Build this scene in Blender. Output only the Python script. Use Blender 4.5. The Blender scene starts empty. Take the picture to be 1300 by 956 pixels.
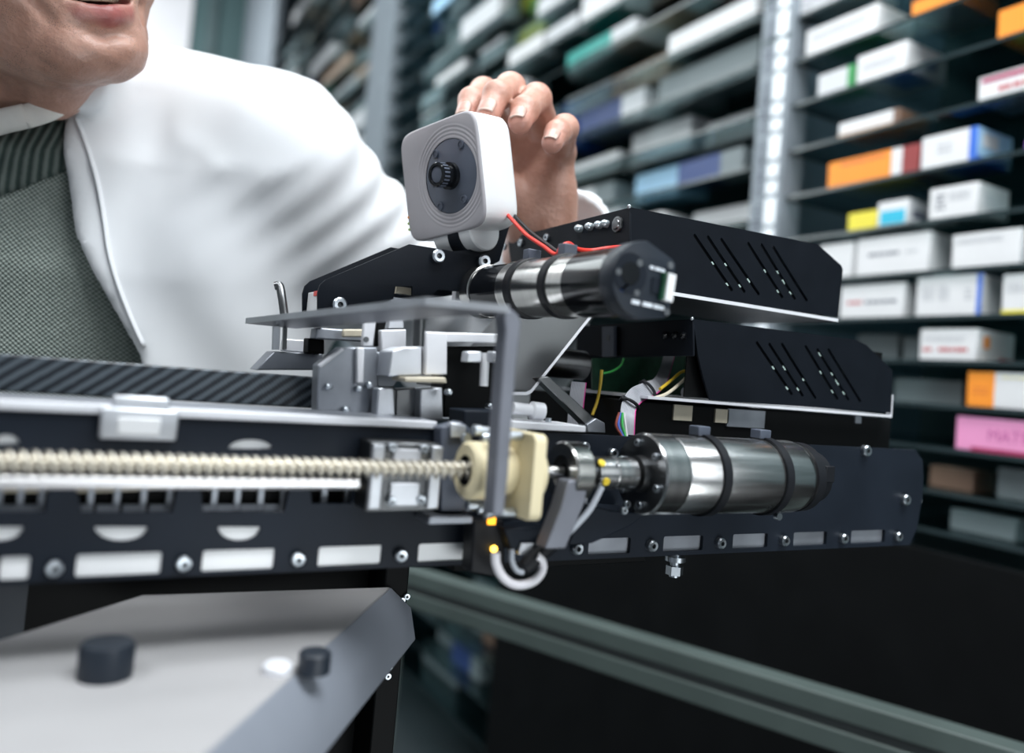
import bpy, bmesh, math, random
import numpy as np
from mathutils import Vector, Matrix
random.seed(7); rng = np.random.default_rng(5)
SC = bpy.context.scene; COL = SC.collection
PI = math.pi
# ------------------------------------------------------------------ survey of the place
# metres; origin at the photographer's lens; X along the picker rail, Y across it, Z up
FL, CX, CY = 1010.0, 650.0, 433.0
_a = math.atan(563/1010.0); _p = math.atan(45/FL); _r = math.atan(.085)
F0 = np.array([math.sin(_a), math.cos(_a), 0]); R0 = np.array([math.cos(_a), -math.sin(_a), 0]); ZZ = np.array([0, 0, 1.0])
FW = F0*math.cos(_p)+ZZ*math.sin(_p); U0 = ZZ*math.cos(_p)-F0*math.sin(_p)
CI = math.cos(_r)*R0+math.sin(_r)*U0; CJ = -math.sin(_r)*R0+math.cos(_r)*U0
def ray(x, y): return FW+CI*(x-CX)/FL+CJ*(CY-y)/FL
def aX(x, y, X): d = ray(x, y); return d*X/d[0]
def aY(x, y, Y): d = ray(x, y); return d*Y/d[1]
def aZ(x, y, z): d = ray(x, y); return d*z/d[2]
def aD(x, y, t): return ray(x, y)*t
FLOOR = -1.25
# ------------------------------------------------------------------ objects
ORG = {}
def link(name, me, parent=None, loc=None):
    o = bpy.data.objects.new(name, me); COL.objects.link(o)
    if parent is not None: o.parent = parent
    return o
def tag(o, label=None, cat=None, group=None, kind=None):
    if label: o['label'] = label
    if cat: o['category'] = cat
    if group: o['group'] = group
    if kind: o['kind'] = kind
    return o
def thing(name, label, cat, loc=(0, 0, 0), group=None):
    o = bpy.data.objects.new(name, None); COL.objects.link(o)
    o.empty_display_size = .02; o.location = Vector([float(v) for v in loc]); ORG[o.name] = np.array(loc, float)
    return tag(o, label, cat, group)
def finish(bm, name, mats, parent=None, smooth=True, ang=35, bevel=0, bseg=2):
    if not isinstance(mats, (list, tuple)): mats = [mats]
    bmesh.ops.recalc_face_normals(bm, faces=bm.faces)
    if parent is not None: org = ORG[parent.name]
    else:
        vs = [v.co for v in bm.verts]
        org = np.array([(min(v.x for v in vs)+max(v.x for v in vs))/2, (min(v.y for v in vs)+max(v.y for v in vs))/2, min(v.z for v in vs)])
    bmesh.ops.translate(bm, verts=bm.verts, vec=-Vector(org.tolist()))
    if smooth:
        lim = math.radians(ang)
        for f in bm.faces: f.smooth = True
        for e in bm.edges:
            if len(e.link_faces) == 2:
                if e.calc_face_angle(0) > lim: e.smooth = False
    me = bpy.data.meshes.new(name); bm.to_mesh(me); bm.free()
    for m in mats: me.materials.append(m)
    o = link(name, me, parent); ORG[o.name] = org
    if parent is None: o.location = Vector(org.tolist())
    if bevel:
        b = o.modifiers.new('bevel', 'BEVEL'); b.width = bevel; b.segments = bseg; b.limit_method = 'ANGLE'; b.angle_limit = math.radians(40)
    return o
V = lambda p: Vector([float(c) for c in p])
class MB:
    def __init__(s): s.bm = bmesh.new(); s.mi = 0
    def _f(s, vs):
        try:
            f = s.bm.faces.new(vs); f.material_index = s.mi; return f
        except ValueError: return None
    def m(s, i): s.mi = i; return s
    def box(s, a, b):
        x0, y0, z0 = a; x1, y1, z1 = b
        return s.hexa([(x0, y0, z0), (x1, y0, z0), (x1, y1, z0), (x0, y1, z0), (x0, y0, z1), (x1, y0, z1), (x1, y1, z1), (x0, y1, z1)])
    def hexa(s, P):
        v = [s.bm.verts.new(V(p)) for p in P]
        for q in ((3, 2, 1, 0), (4, 5, 6, 7), (0, 1, 5, 4), (1, 2, 6, 5), (2, 3, 7, 6), (3, 0, 4, 7)): s._f([v[i] for i in q])
        return s
    def obox(s, c, ax, ay, az):
        c, ax, ay, az = map(np.asarray, (c, ax, ay, az))
        return s.hexa([c-ax-ay-az, c+ax-ay-az, c+ax+ay-az, c-ax+ay-az, c-ax-ay+az, c+ax-ay+az, c+ax+ay+az, c-ax+ay+az])
    def prism(s, poly, vec):
        vec = np.asarray(vec); n = len(poly)
        a = [s.bm.verts.new(V(p)) for p in poly]; b = [s.bm.verts.new(V(np.asarray(p)+vec)) for p in poly]
        s._f(a[::-1]); s._f(b)
        for i in range(n): s._f([a[i], a[(i+1) % n], b[(i+1) % n], b[i]])
        return s
    def lathe(s, p, ax, prof, n=32, cap=True):
        """prof: list of (distance along axis, radius)"""
        p = np.asarray(p, float); ax = np.asarray(ax, float); ax = ax/np.linalg.norm(ax)
        t = np.array([0, 0, 1.0]) if abs(ax[2]) < .9 else np.array([1.0, 0, 0])
        u = np.cross(ax, t); u /= np.linalg.norm(u); w = np.cross(ax, u)
        rings = []
        for d, r in prof:
            rings.append([s.bm.verts.new(V(p+ax*d+(u*math.cos(2*PI*k/n)+w*math.sin(2*PI*k/n))*r)) for k in range(n)])
        for A, B in zip(rings, rings[1:]):
            for k in range(n): s._f([A[k], A[(k+1) % n], B[(k+1) % n], B[k]])
        if cap: s._f(rings[0][::-1]); s._f(rings[-1])
        return s
    def cyl(s, a, b, r, r2=None, n=24):
        a = np.asarray(a, float); b = np.asarray(b, float); L = np.linalg.norm(b-a)
        return s.lathe(a, b-a, [(0, r), (L, r if r2 is None else r2)], n)
    def tube(s, pts, r, n=10, sub=6, flat=None):
        P = [np.asarray(p, float) for p in pts]
        if sub > 1 and len(P) > 2:
            Q = []
            E = [2*P[0]-P[1]]+P+[2*P[-1]-P[-2]]
            for i in range(1, len(E)-2):
                for k in range(sub):
                    t = k/sub; p0, p1, p2, p3 = E[i-1:i+3]
                    Q.append(.5*((2*p1)+(-p0+p2)*t+(2*p0-5*p1+4*p2-p3)*t*t+(-p0+3*p1-3*p2+p3)*t**3))
            Q.append(P[-1]); P = Q
        rings = []; u = None
        for i, p in enumerate(P):
            d = P[min(i+1, len(P)-1)]-P[max(i-1, 0)]; d = d/np.linalg.norm(d)
            if u is None:
                t = np.array([0, 0, 1.0]) if abs(d[2]) < .9 else np.array([1.0, 0, 0]); u = np.cross(d, t)
                if flat is not None: u = np.asarray(flat, float)
            u = u-d*(u@d); u /= np.linalg.norm(u); w = np.cross(d, u)
            ru, rw = (r if isinstance(r, tuple) else (r, r))
            rings.append([s.bm.verts.new(V(p+u*ru*math.cos(2*PI*k/n)+w*rw*math.sin(2*PI*k/n))) for k in range(n)])
        for A, B in zip(rings, rings[1:]):
            for k in range(n): s._f([A[k], A[(k+1) % n], B[(k+1) % n], B[k]])
        s._f(rings[0][::-1]); s._f(rings[-1])
        return s
    def ball(s, c, r, n=16, m=10):
        c = np.asarray(c, float); rr = np.asarray(r if np.ndim(r) else (r, r, r), float)
        rings = []
        for i in range(m+1):
            ph = PI*i/m
            if i in (0, m): rings.append([s.bm.verts.new(V(c+rr*np.array([0, 0, math.cos(ph)])))]); continue
            rings.append([s.bm.verts.new(V(c+rr*np.array([math.sin(ph)*math.cos(2*PI*k/n), math.sin(ph)*math.sin(2*PI*k/n), math.cos(ph)]))) for k in range(n)])
        for A, B in zip(rings, rings[1:]):
            for k in range(n):
                if len(A) == 1: s._f([A[0], B[k], B[(k+1) % n]])
                elif len(B) == 1: s._f([A[k], B[0], A[(k+1) % n]])
                else: s._f([A[k], B[k], B[(k+1) % n], A[(k+1) % n]])
        return s
    def build(s, name, mats, parent=None, **k): return finish(s.bm, name, mats, parent, **k)
def plate(name, outline, holes, org, eu, ev, th, mats, parent=None, bevel=0.0):
    """flat sheet with real cut-outs: 2-D outline and holes in the plane org + u*eu + v*ev, thickness th along eu x ev"""
    cu = bpy.data.curves.new('sheet', 'CURVE'); cu.dimensions = '2D'; cu.fill_mode = 'BOTH'
    cu.extrude = th/2-bevel; cu.bevel_depth = bevel; cu.bevel_resolution = 1
    for pts in [outline]+list(holes):
        sp = cu.splines.new('POLY'); sp.points.add(len(pts)-1)
        for q, p in zip(sp.points, pts): q.co = (float(p[0]), float(p[1]), 0, 1)
        sp.use_cyclic_u = True
    tmp = bpy.data.objects.new('sheet', cu); COL.objects.link(tmp)
    dg = bpy.context.evaluated_depsgraph_get(); me = bpy.data.meshes.new_from_object(tmp.evaluated_get(dg))
    bpy.data.objects.remove(tmp); bpy.data.curves.remove(cu)
    bm = bmesh.new(); bm.from_mesh(me); bpy.data.meshes.remove(me)
    bmesh.ops.remove_doubles(bm, verts=bm.verts, dist=1e-6)
    eu, ev = np.asarray(eu, float), np.asarray(ev, float); en = np.cross(eu, ev)
    M = Matrix(((eu[0], ev[0], en[0], org[0]), (eu[1], ev[1], en[1], org[1]), (eu[2], ev[2], en[2], org[2]), (0, 0, 0, 1)))
    bm.transform(M)
    return finish(bm, name, mats, parent, ang=30)
def xz(px, Y):  # picture corners measured on the plane Y -> (x, z)
    return [(lambda q: (q[0], q[2]))(aY(a, b, Y)) for a, b in px]
def plateY(name, px, holes, Y, th, mats, parent=None, bevel=0.0, world=False):
    o = px if world else xz(px, Y); h = holes if world else [xz(q, Y) for q in holes]
    return plate(name, o, h, (0, Y+th/2, 0), (1, 0, 0), (0, 0, 1), th, mats, parent, bevel)
def rrect(x0, x1, z0, z1, r, n=4):
    out = []
    for cx, cz, a in ((x1-r, z0+r, -90), (x1-r, z1-r, 0), (x0+r, z1-r, 90), (x0+r, z0+r, 180)):
        out += [(cx+r*math.cos(math.radians(a+90*k/n)), cz+r*math.sin(math.radians(a+90*k/n))) for k in range(n+1)]
    return out
def slot(p, q, w, n=5):
    p, q = np.array(p), np.array(q); d = (q-p)/np.linalg.norm(q-p); t = math.atan2(d[1], d[0])
    return [tuple(q+w*np.array([math.cos(t-PI/2+PI*k/n), math.sin(t-PI/2+PI*k/n)])) for k in range(n+1)] + \
           [tuple(p+w*np.array([math.cos(t+PI/2+PI*k/n), math.sin(t+PI/2+PI*k/n)])) for k in range(n+1)]
# ------------------------------------------------------------------ materials
class NT:
    def __init__(s, name):
        s.mat = bpy.data.materials.new(name); s.mat.use_nodes = True; s.t = s.mat.node_tree; s.n = s.t.nodes; s.l = s.t.links
        s.b = s.n['Principled BSDF']; s.out = s.n['Material Output']
    def new(s, ty, **k):
        x = s.n.new(ty)
        for a, v in k.items(): setattr(x, a, v)
        return x
    def lk(s, a, b): s.l.new(a, b)
    def tc(s): return s.new('ShaderNodeTexCoord').outputs['Object']
    def noise(s, scale, detail=3, vec=None, stretch=None):
        v = vec or s.tc()
        if stretch:
            mp = s.new('ShaderNodeMapping'); mp.inputs['Scale'].default_value = stretch; s.lk(v, mp.inputs[0]); v = mp.outputs[0]
        t = s.new('ShaderNodeTexNoise'); t.inputs['Scale'].default_value = scale; t.inputs['Detail'].default_value = detail
        s.lk(v, t.inputs['Vector']); return t.outputs['Fac']
    def ramp(s, fac, stops):
        r = s.new('ShaderNodeValToRGB'); e = r.color_ramp.elements
        while len(e) < len(stops): e.new(.5)
        for q, (p, c) in zip(e, stops): q.position = p; q.color = (*c, 1) if len(c) == 3 else c
        s.lk(fac, r.inputs[0]); return r.outputs[0]
    def bump(s, h, strength=.3, dist=.001):
        b = s.new('ShaderNodeBump'); b.inputs['Strength'].default_value = strength; b.inputs['Distance'].default_value = dist
        s.lk(h, b.inputs['Height']); s.lk(b.outputs[0], s.b.inputs['Normal'])
def mat(name, c, rough=.5, metal=0, var=.12, scale=40, bump=0, spec=.5, coat=0, emit=0, stretch=None, sss=0):
    t = NT(name); b = t.b
    f = t.noise(scale, 4, stretch=stretch)
    lo = tuple(max(0, x*(1-var)) for x in c); hi = tuple(min(1, x*(1+var)) for x in c)
    t.lk(t.ramp(f, [(.3, lo), (.7, hi)]), b.inputs['Base Color'])
    mr = t.new('ShaderNodeMapRange'); mr.inputs['To Min'].default_value = max(.02, rough*.85); mr.inputs['To Max'].default_value = min(1, rough*1.15)
    t.lk(f, mr.inputs['Value']); t.lk(mr.outputs[0], b.inputs['Roughness'])
    b.inputs['Metallic'].default_value = metal; b.inputs['Specular IOR Level'].default_value = spec; b.inputs['Coat Weight'].default_value = coat
    if bump: t.bump(t.noise(scale*12, 2), bump, .0004)
    if emit: b.inputs['Emission Color'].default_value = (*c, 1); b.inputs['Emission Strength'].default_value = emit
    if sss: b.inputs['Subsurface Weight'].default_value = sss; b.inputs['Subsurface Radius'].default_value = (.01, .004, .002); b.inputs['Subsurface Scale'].default_value = .5
    return t.mat
M = {}
M['black'] = mat('black_powder_coat', (.0045, .0065, .0105), .5, 0, .1, 60, .12, spec=.13)
M['black_gloss'] = mat('black_gloss', (.006, .007, .009), .14, 0, .1, 30)
M['plate'] = mat('charcoal_anodised', (.0085, .0125, .020), .5, 0, .15, 25, .1, spec=.18)
M['rubber'] = mat('black_rubber', (.006, .007, .010), .5, 0, .1, 80, spec=.3)
M['steel'] = mat('polished_steel', (.74, .74, .74), .22, 1, .08, 12, stretch=(40, 1, 1))
M['steel_y'] = mat('turned_steel', (.70, .69, .66), .2, 1, .15, 12, stretch=(1, 60, 1))
M['can'] = mat('brushed_steel_can', (.62, .62, .62), .24, 1, .16, 30, stretch=(1, 14, 14))
M['dark_steel'] = mat('dark_steel', (.16, .165, .17), .3, 1, .2, 30)
M['alu'] = mat('satin_aluminium', (.66, .68, .72), .38, .85, .08, 50)
M['alu_light'] = mat('pale_aluminium', (.80, .81, .85), .5, .25, .06, 40)
M['alu_mid'] = mat('grey_aluminium', (.33, .35, .39), .42, .7, .14, 40)
M['sheet'] = mat('grey_sheet_metal', (.20, .21, .245), .45, .5, .1, 40)
M['dull'] = mat('dull_dark_sheet', (.035, .038, .042), .36, .6, .2, 30)
M['screw'] = mat('zinc_screw', (.50, .54, .58), .3, 1, .1, 90)
M['socket'] = mat('screw_socket', (.09, .10, .11), .4)
M['thread'] = mat('lead_screw_steel', (.62, .58, .50), .30, .9, .08, 60)
M['rod'] = mat('ground_rod', (.72, .71, .72), .3, .9, .05, 60)
M['white'] = mat('white_plastic', (.86, .87, .88), .32, 0, .02, 40, sss=0)
M['shaded_face'] = mat('shaded_white_plastic', (.42, .405, .43), .45, 0, .03, 40)  # white module's face, darkened in colour for its shaded side
M['slate'] = mat('slate_plastic', (.09, .105, .14), .4, 0, .08, 60)
M['cap'] = mat('dark_slate_plastic', (.018, .024, .034), .42, 0, .08, 60, spec=.3)
M['cream'] = mat('cream_nylon', (.80, .70, .46), .5, 0, .05, 40)
M['pcb'] = mat('circuit_board', (.01, .06, .03), .4, 0, .3, 200)
M['led'] = mat('led_spot', (.75, 1, .97), .2, 0, 0, 10, emit=.55)
M['amber'] = mat('amber_lamp', (1, .42, .02), .3, 0, 0, 10, emit=2.5)
M['amber2'] = mat('amber_lamp_core', (1, .6, .08), .3, 0, 0, 10, emit=5)
M['clear'] = mat('clear_led_dome', (.62, .70, .74), .06, .6, .3, 300)
M['orange_dot'] = mat('orange_indicator', (.9, .35, .06), .5, 0, 0)
M['green_dot'] = mat('green_indicator', (.45, .62, .2), .5, 0, 0)
M['red_wire'] = mat('red_wire_sleeve', (.75, .045, .03), .4, 0, .05)
M['black_wire'] = mat('black_wire_sleeve', (.012, .012, .014), .35, 0, .05)
M['yellow_wire'] = mat('yellow_wire_sleeve', (.70, .48, .04), .4, 0, .05)
M['cream_wire'] = mat('cream_wire_sleeve', (.62, .56, .44), .4, 0, .05)
M['white_wire'] = mat('white_cable_sleeve', (.82, .80, .84), .4, 0, .04)
M['grey_wire'] = mat('grey_cable_sleeve', (.42, .45, .50), .4, 0, .05)
M['pink'] = mat('ribbon_edge', (.72, .06, .32), .45, 0, .05)
M['green_wire'] = mat('green_wire_sleeve', (.06, .5, .1), .4)
M['blue_wire'] = mat('blue_wire_sleeve', (.08, .16, .6), .4)
M['brown_wire'] = mat('brown_wire_sleeve', (.25, .05, .03), .4)
M['yellow'] = mat('yellow_mark', (.85, .62, .03), .5)
M['print_white'] = mat('white_print', (.75, .80, .86), .6)
M['blue_mark'] = mat('blue_mark', (.05, .16, .6), .5)
M['platform'] = mat('pale_grey_enamel', (.37, .365, .37), .6, 0, .05, 12, spec=.2)
M['platform_edge'] = mat('grey_enamel_edge', (.22, .24, .28), .5, 0, .08, 12)
M['beam'] = mat('grey_green_extrusion', (.055, .075, .07), .55, .0, .1, 12)
M['beam_dark'] = mat('extrusion_groove', (.02, .025, .026), .5)
M['post'] = mat('galvanised_post', (.22, .25, .28), .5, .3, .1, 20)
M['post_slot'] = mat('post_slot_glow', (.85, .89, .93), .4, 0, .03, 20, emit=.06)  # slight emission brightens the slots, which are no lamps
M['panel'] = mat('blue_grey_partition', (.16, .22, .27), .45, .2, .1, 6)
M['plinth'] = mat('black_plinth', (.0022, .0026, .003), .6, 0, .2, 10, spec=.12)
M['back'] = mat('dark_shelf_back', (.065, .10, .105), .6, 0, .2, 5)
def ribbon_mat():
    t = NT('ribbon_cable_grey'); w = t.new('ShaderNodeTexWave'); w.inputs['Scale'].default_value = 1
    t.mat.node_tree.nodes.remove(w); t.lk(t.ramp(t.noise(90, 2), [(.3, (.38, .39, .43)), (.7, (.52, .53, .57))]), t.b.inputs['Base Color']); t.b.inputs['Roughness'].default_value = .5
    return t.mat
M['ribbon'] = ribbon_mat()
def carbon_mat():
    t = NT('carbon_fibre_twill'); mp = t.new('ShaderNodeMapping'); mp.inputs['Rotation'].default_value = (0, math.radians(-52), 0); t.lk(t.tc(), mp.inputs[0])
    w = t.new('ShaderNodeTexWave'); w.inputs['Scale'].default_value = 62; w.inputs['Distortion'].default_value = .6; w.inputs['Detail Scale'].default_value = 3; t.lk(mp.outputs[0], w.inputs['Vector'])
    w2 = t.new('ShaderNodeTexWave'); w2.bands_direction = 'Z'; w2.inputs['Scale'].default_value = 190; t.lk(mp.outputs[0], w2.inputs['Vector'])
    mx = t.new('ShaderNodeMix'); mx.data_type = 'FLOAT'; mx.inputs[0].default_value = .22; t.lk(w.outputs['Fac'], mx.inputs[2]); t.lk(w2.outputs['Fac'], mx.inputs[3])
    t.lk(t.ramp(mx.outputs[0], [(.25, (.008, .012, .018)), (.75, (.085, .105, .125))]), t.b.inputs['Base Color'])
    t.b.inputs['Roughness'].default_value = .35; t.bump(mx.outputs[0], .25, .0004)
    return t.mat
M['carbon'] = carbon_mat()
def glass_mat():
    t = NT('thin_shelf_glass'); t.n.remove(t.b)
    tr = t.new('ShaderNodeBsdfTransparent'); tr.inputs[0].default_value = (.84, .91, .91, 1)
    gl = t.new('ShaderNodeBsdfGlossy'); gl.inputs['Roughness'].default_value = .04; gl.inputs['Color'].default_value = (.8, .9, .92, 1)
    fr = t.new('ShaderNodeFresnel'); fr.inputs['IOR'].default_value = 1.5
    f = t.new('ShaderNodeMath', operation='MULTIPLY_ADD'); f.inputs[1].default_value = .75; f.inputs[2].default_value = .0; t.lk(fr.outputs[0], f.inputs[0])
    mx = t.new('ShaderNodeMixShader'); t.lk(f.outputs[0], mx.inputs[0]); t.lk(tr.outputs[0], mx.inputs[1]); t.lk(gl.outputs[0], mx.inputs[2]); t.lk(mx.outputs[0], t.out.inputs['Surface'])
    return t.mat
M['glass'] = glass_mat()
M['glass_edge'] = mat('glass_edge_teal', (.018, .030, .033), .2, 0, .2, 8)
def wall_mat(name, c): return mat(name, c, .7, 0, .06, 3, .05)
def skin_mat():
    t = NT('skin'); at = t.new('ShaderNodeAttribute'); at.attribute_name = 'tone'
    sep = t.new('ShaderNodeSeparateColor'); t.lk(at.outputs['Color'], sep.inputs[0])
    base = t.ramp(t.noise(55, 6), [(.3, (.42, .215, .155)), (.7, (.58, .335, .26))])
    def mix(a, b, f, c=None):
        m = t.new('ShaderNodeMix'); m.data_type = 'RGBA'; t.lk(f, m.inputs[0]); t.lk(a, m.inputs[6])
        if c is not None: m.inputs[7].default_value = (*c, 1)
        else: t.lk(b, m.inputs[7])
        return m.outputs[2]
    c1 = mix(base, None, sep.outputs[0], (.36, .115, .105))           # R: lips
    vo = t.new('ShaderNodeTexVoronoi'); vo.inputs['Scale'].default_value = 900; t.lk(t.tc(), vo.inputs['Vector'])
    dots = t.ramp(vo.outputs['Distance'], [(.12, (1, 1, 1)), (.38, (0, 0, 0))])
    nz = t.ramp(t.noise(70, 3), [(.42, (0, 0, 0)), (.62, (1, 1, 1))])
    f = t.new('ShaderNodeMath', operation='MULTIPLY'); t.lk(dots, f.inputs[0]); t.lk(sep.outputs[1], f.inputs[1])
    f2 = t.new('ShaderNodeMath', operation='MULTIPLY'); t.lk(nz, f2.inputs[0]); t.lk(f.outputs[0], f2.inputs[1])
    c2 = mix(c1, None, f2.outputs[0], (.10, .075, .07))               # G: stubble
    fs = t.new('ShaderNodeMath', operation='MULTIPLY'); t.lk(sep.outputs[1], fs.inputs[0]); fs.inputs[1].default_value = .16
    c3 = mix(c2, None, fs.outputs[0], (.27, .20, .17))
    c4 = mix(c3, None, sep.outputs[2], (.66, .31, .25))               # B: flushed fingertips
    t.lk(c4, t.b.inputs['Base Color']); t.b.inputs['Roughness'].default_value = .42
    t.b.inputs['Subsurface Weight'].default_value = .12; t.b.inputs['Subsurface Radius'].default_value = (.008, .003, .0015); t.b.inputs['Subsurface Scale'].default_value = .4
    t.bump(t.noise(300, 6), .6, .0010)
    return t.mat
M['skin'] = skin_mat()
M['nail'] = mat('finger_nail', (.53, .315, .26), .34, 0, .04, 60)
M['nail_tip'] = mat('nail_free_edge', (.66, .50, .43), .4)
M['tooth'] = mat('tooth_enamel', (.80, .74, .58), .25, 0, .06, 150)
M['mouth'] = mat('mouth_inside', (.06, .012, .012), .6)
M['hair'] = mat('grey_brown_hair', (.10, .085, .075), .6, 0, .3, 200, .5)
M['eye'] = mat('eye_white', (.8, .78, .75), .15)
M['iris'] = mat('iris_dark', (.05, .035, .03), .15)
def coat_mat():
    t = NT('white_coat_cotton'); t.lk(t.ramp(t.noise(9, 4), [(.3, (.68, .70, .73)), (.7, (.75, .77, .79))]), t.b.inputs['Base Color']); t.b.inputs['Roughness'].default_value = .85
    t.bump(t.noise(7, 3, stretch=(1, 1, .35)), .5, .02)
    return t.mat
M['coat'] = coat_mat()
M['shirt'] = mat('ivory_shirt', (.78, .76, .72), .8, 0, .04, 90, .2)
def knit_mat(rib):
    t = NT('green_knit_rib' if rib else 'green_knit'); tc = t.tc(); sep = t.new('ShaderNodeSeparateXYZ'); 
    mp = t.new('ShaderNodeMapping'); mp.inputs['Rotation'].default_value = (0, 0, math.radians(29.1)); t.lk(tc, mp.inputs[0]); t.lk(mp.outputs[0], sep.inputs[0])
    def sn(o, k):
        a = t.new('ShaderNodeMath', operation='MULTIPLY'); a.inputs[1].default_value = k; t.lk(o, a.inputs[0])
        b = t.new('ShaderNodeMath', operation='SINE'); t.lk(a.outputs[0], b.inputs[0]); return b.outputs[0]
    if rib: h = sn(sep.outputs[0], 2*PI/.006)
    else:
        m = t.new('ShaderNodeMath', operation='MULTIPLY'); t.lk(sn(sep.outputs[0], 2*PI/.0036), m.inputs[0]); t.lk(sn(sep.outputs[2], 2*PI/.0036), m.inputs[1]); h = m.outputs[0]
    mr = t.new('ShaderNodeMapRange'); mr.inputs['From Min'].default_value = -1; t.lk(h, mr.inputs['Value'])
    nz = t.noise(240, 3); mx = t.new('ShaderNodeMix'); mx.data_type = 'FLOAT'; mx.inputs[0].default_value = .3; t.lk(mr.outputs[0], mx.inputs[2]); t.lk(nz, mx.inputs[3])
    lo, hi = ((.035, .058, .052), (.15, .18, .165)) if rib else ((.095, .13, .115), (.42, .47, .43))
    t.lk(t.ramp(mx.outputs[0], [(.2, lo), (.75, hi)]), t.b.inputs['Base Color']); t.b.inputs['Roughness'].default_value = .9
    t.bump(mx.outputs[0], .9, .0022); return t.mat
M['knit'] = knit_mat(False); M['rib'] = knit_mat(True)
M['trouser'] = mat('dark_trouser_cloth', (.03, .035, .045), .85, 0, .15, 30, .2)
M['shoe'] = mat('black_shoe_leather', (.015, .013, .012), .4)
# ------------------------------------------------------------------ the picking machine
def screw(parent, p, ax, r, h=None, name='screw', n=16):
    """socket-head screw: head with a recessed hexagon"""
    p = np.asarray(p, float); ax = np.asarray(ax, float); h = h or r*1.1
    b = MB(); b.lathe(p, ax, [(-.0005, r*.95), (h*.75, r), (h, r*.80), (h*.97, r*.40)], n, cap=False)
    b.m(1).lathe(p, ax, [(h*.97, r*.40), (h*.5, r*.38)], 6, cap=False)
    e = p+ax*h*.5; vs = b.bm.verts
    b.lathe(e-ax*.0002, ax, [(0, r*.38), (.0001, r*.38)], 6)
    return b.build(name, [M['screw'], M['socket']], parent, ang=30)
YN = (0, -1, 0)
# ---- rail frame: the long black side plate with its tray
rail = thing('rail_frame', 'long black slotted side plate of the picker rail, bright tray lip along its top edge', 'machine rail', (.2, .381, -.102))
YP = .380
holes = []
wins = [(0, 38, 699, 736), (97, 205, 693, 733), (257, 348, 692, 727), (404, 484, 694, 722), (531, 596, 692, 713), (747, 800, 688, 707), (842, 892, 686, 703), (930, 974, 684.5, 701.5), (1007, 1049, 683, 700), (1080, 1123, 681, 698)]
def win(x0, x1, y0, y1):
    a = aY(x0, (y0+y1)/2, YP)[0]; b = aY(x1, (y0+y1)/2, YP)[0]; return rrect(a, b, -.0992, -.0897, .0012, 3)
for w_ in wins: holes.append(win(*w_))
holes.append(rrect(-.1, -.055, -.0992, -.0897, .0012, 3))
def lens(cx, y_chord, y_arc, half, up):
    p = [];
    for k in range(13):
        t = PI*k/12; p.append((cx-half*math.cos(t), y_chord+(y_arc-y_chord)*math.sin(t)))
    return xz(p, YP)
for cx, hw in ((8, 17), (318, 28)): holes.append(lens(cx, 570-(.02*(318-cx)), 558-(.02*(318-cx)), hw, 1))
for cx, hw in ((-2, 32), (154, 34), (304, 27)): holes.append(lens(cx, 669, 687, hw, 0))
combs = [((-45, 612), (63, 612), (57, 651), (-39, 651)), ((94, 612), (228, 612), (219, 651), (104, 651)), ((253, 610), (371, 610), (361, 651), (258, 651)), ((392, 610), (452, 610), (446, 640), (396, 640))]
for q in combs: holes.append(xz(q, YP))
outl = [(-.16, -.0297), (.572, -.0297), (.5815, -.037), (.584, -.050), (.584, -.066), (.5795, -.09), (.572, -.102), (.24, -.1015), (-.16, -.1005)]
plateY('side_plate', outl, holes, YP, .003, M['plate'], rail, world=True)
b = MB(); b.box((-.16, .3785, -.0305), (.171, .3815, -.0265)); 
MB().box((-.16, .3815, -.0285), (.171, .424, -.0265)).build('tray_sheet', M['alu_mid'], rail)
tray = b.build('tray_lip', M['alu_light'], rail, bevel=.0006)
MB().box((-.16, .3812, -.1), (.20, .3865, -.0885)).build('window_backing_strip', M['white'], rail)  # strip added behind the windows, white for the strong light at left
MB().box((.202, .3825, -.1), (.568, .3865, -.0885)).build('window_backing_strip', M['alu_mid'], rail)  # same strip in grey for the dimmer right half
MB().box((-.16, .3815, -.052), (.12, .3865, -.0365)).build('upper_backing_strip', M['white'], rail)  # added white backing for the brightness seen through the upper holes
MB().box((-.16, .3815, -.088), (.12, .3865, -.0755)).build('lens_backing_strip', M['white'], rail)  # white stand-in for the bright background behind the lower holes
MB().box((-.16, .391, -.0745), (.2, .393, -.053)).build('dark_inner_web', M['plinth'], rail)
for q in combs:   # ribs of the cable chain seen through the plate's openings
    x0, x1 = q[0][0], q[1][0]; n = 4 if x1-x0 > 80 else 2
    for k in range(n):
        px = x0+(x1-x0)*(k+.6)/n
        a = aY(px-4, 635, .389)[0]; c = aY(px+5, 635, .389)[0]
        MB().box((a, .3875, -.0735), (c, .391, -.053)).build('chain_rib', M['alu_mid'], rail, bevel=.0005)
        a2 = aY(px-24, 635, .389)[0]
        MB().box((a2, .3875, -.0735), (a, .3895, -.0705)).build('chain_foot', M['alu_mid'], rail)
MB().tube([(-.15, .3885, -.063), (.0, .3885, -.0645), (.06, .3885, -.0625), (.2, .3885, -.061)], .0008, 8).build('inner_wire', M['cream_wire'], rail)
for x, y in ((70, 714), (233, 711), (377, 709), (507, 705), (730, 700), (825, 697), (912, 693.5), (993, 691), (1068, 689), (1137, 688)):
    p = aY(x, y, YP); p[2] = -.0947; screw(rail, p, YN, .0036 if x > 600 else .0033, .004)
for x, y, r in ((1147, 634, .0042), (1097, 572, .0042), (740, 567, .003), (776, 575, .003)): screw(rail, aY(x, y, YP), YN, r, .004)
b = MB(); p0 = aY(125, 557, .372); p1 = aY(228, 522, .372); q0 = aY(142, 520, .376); q1 = aY(216, 506, .376)
b.box((p0[0], .372, p0[2]), (p1[0], .380, p1[2])); b.box((q0[0], .376, q0[2]), (q1[0], .381, q1[2]))
b.build('tray_clamp', M['alu'], rail, bevel=.001)
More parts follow.
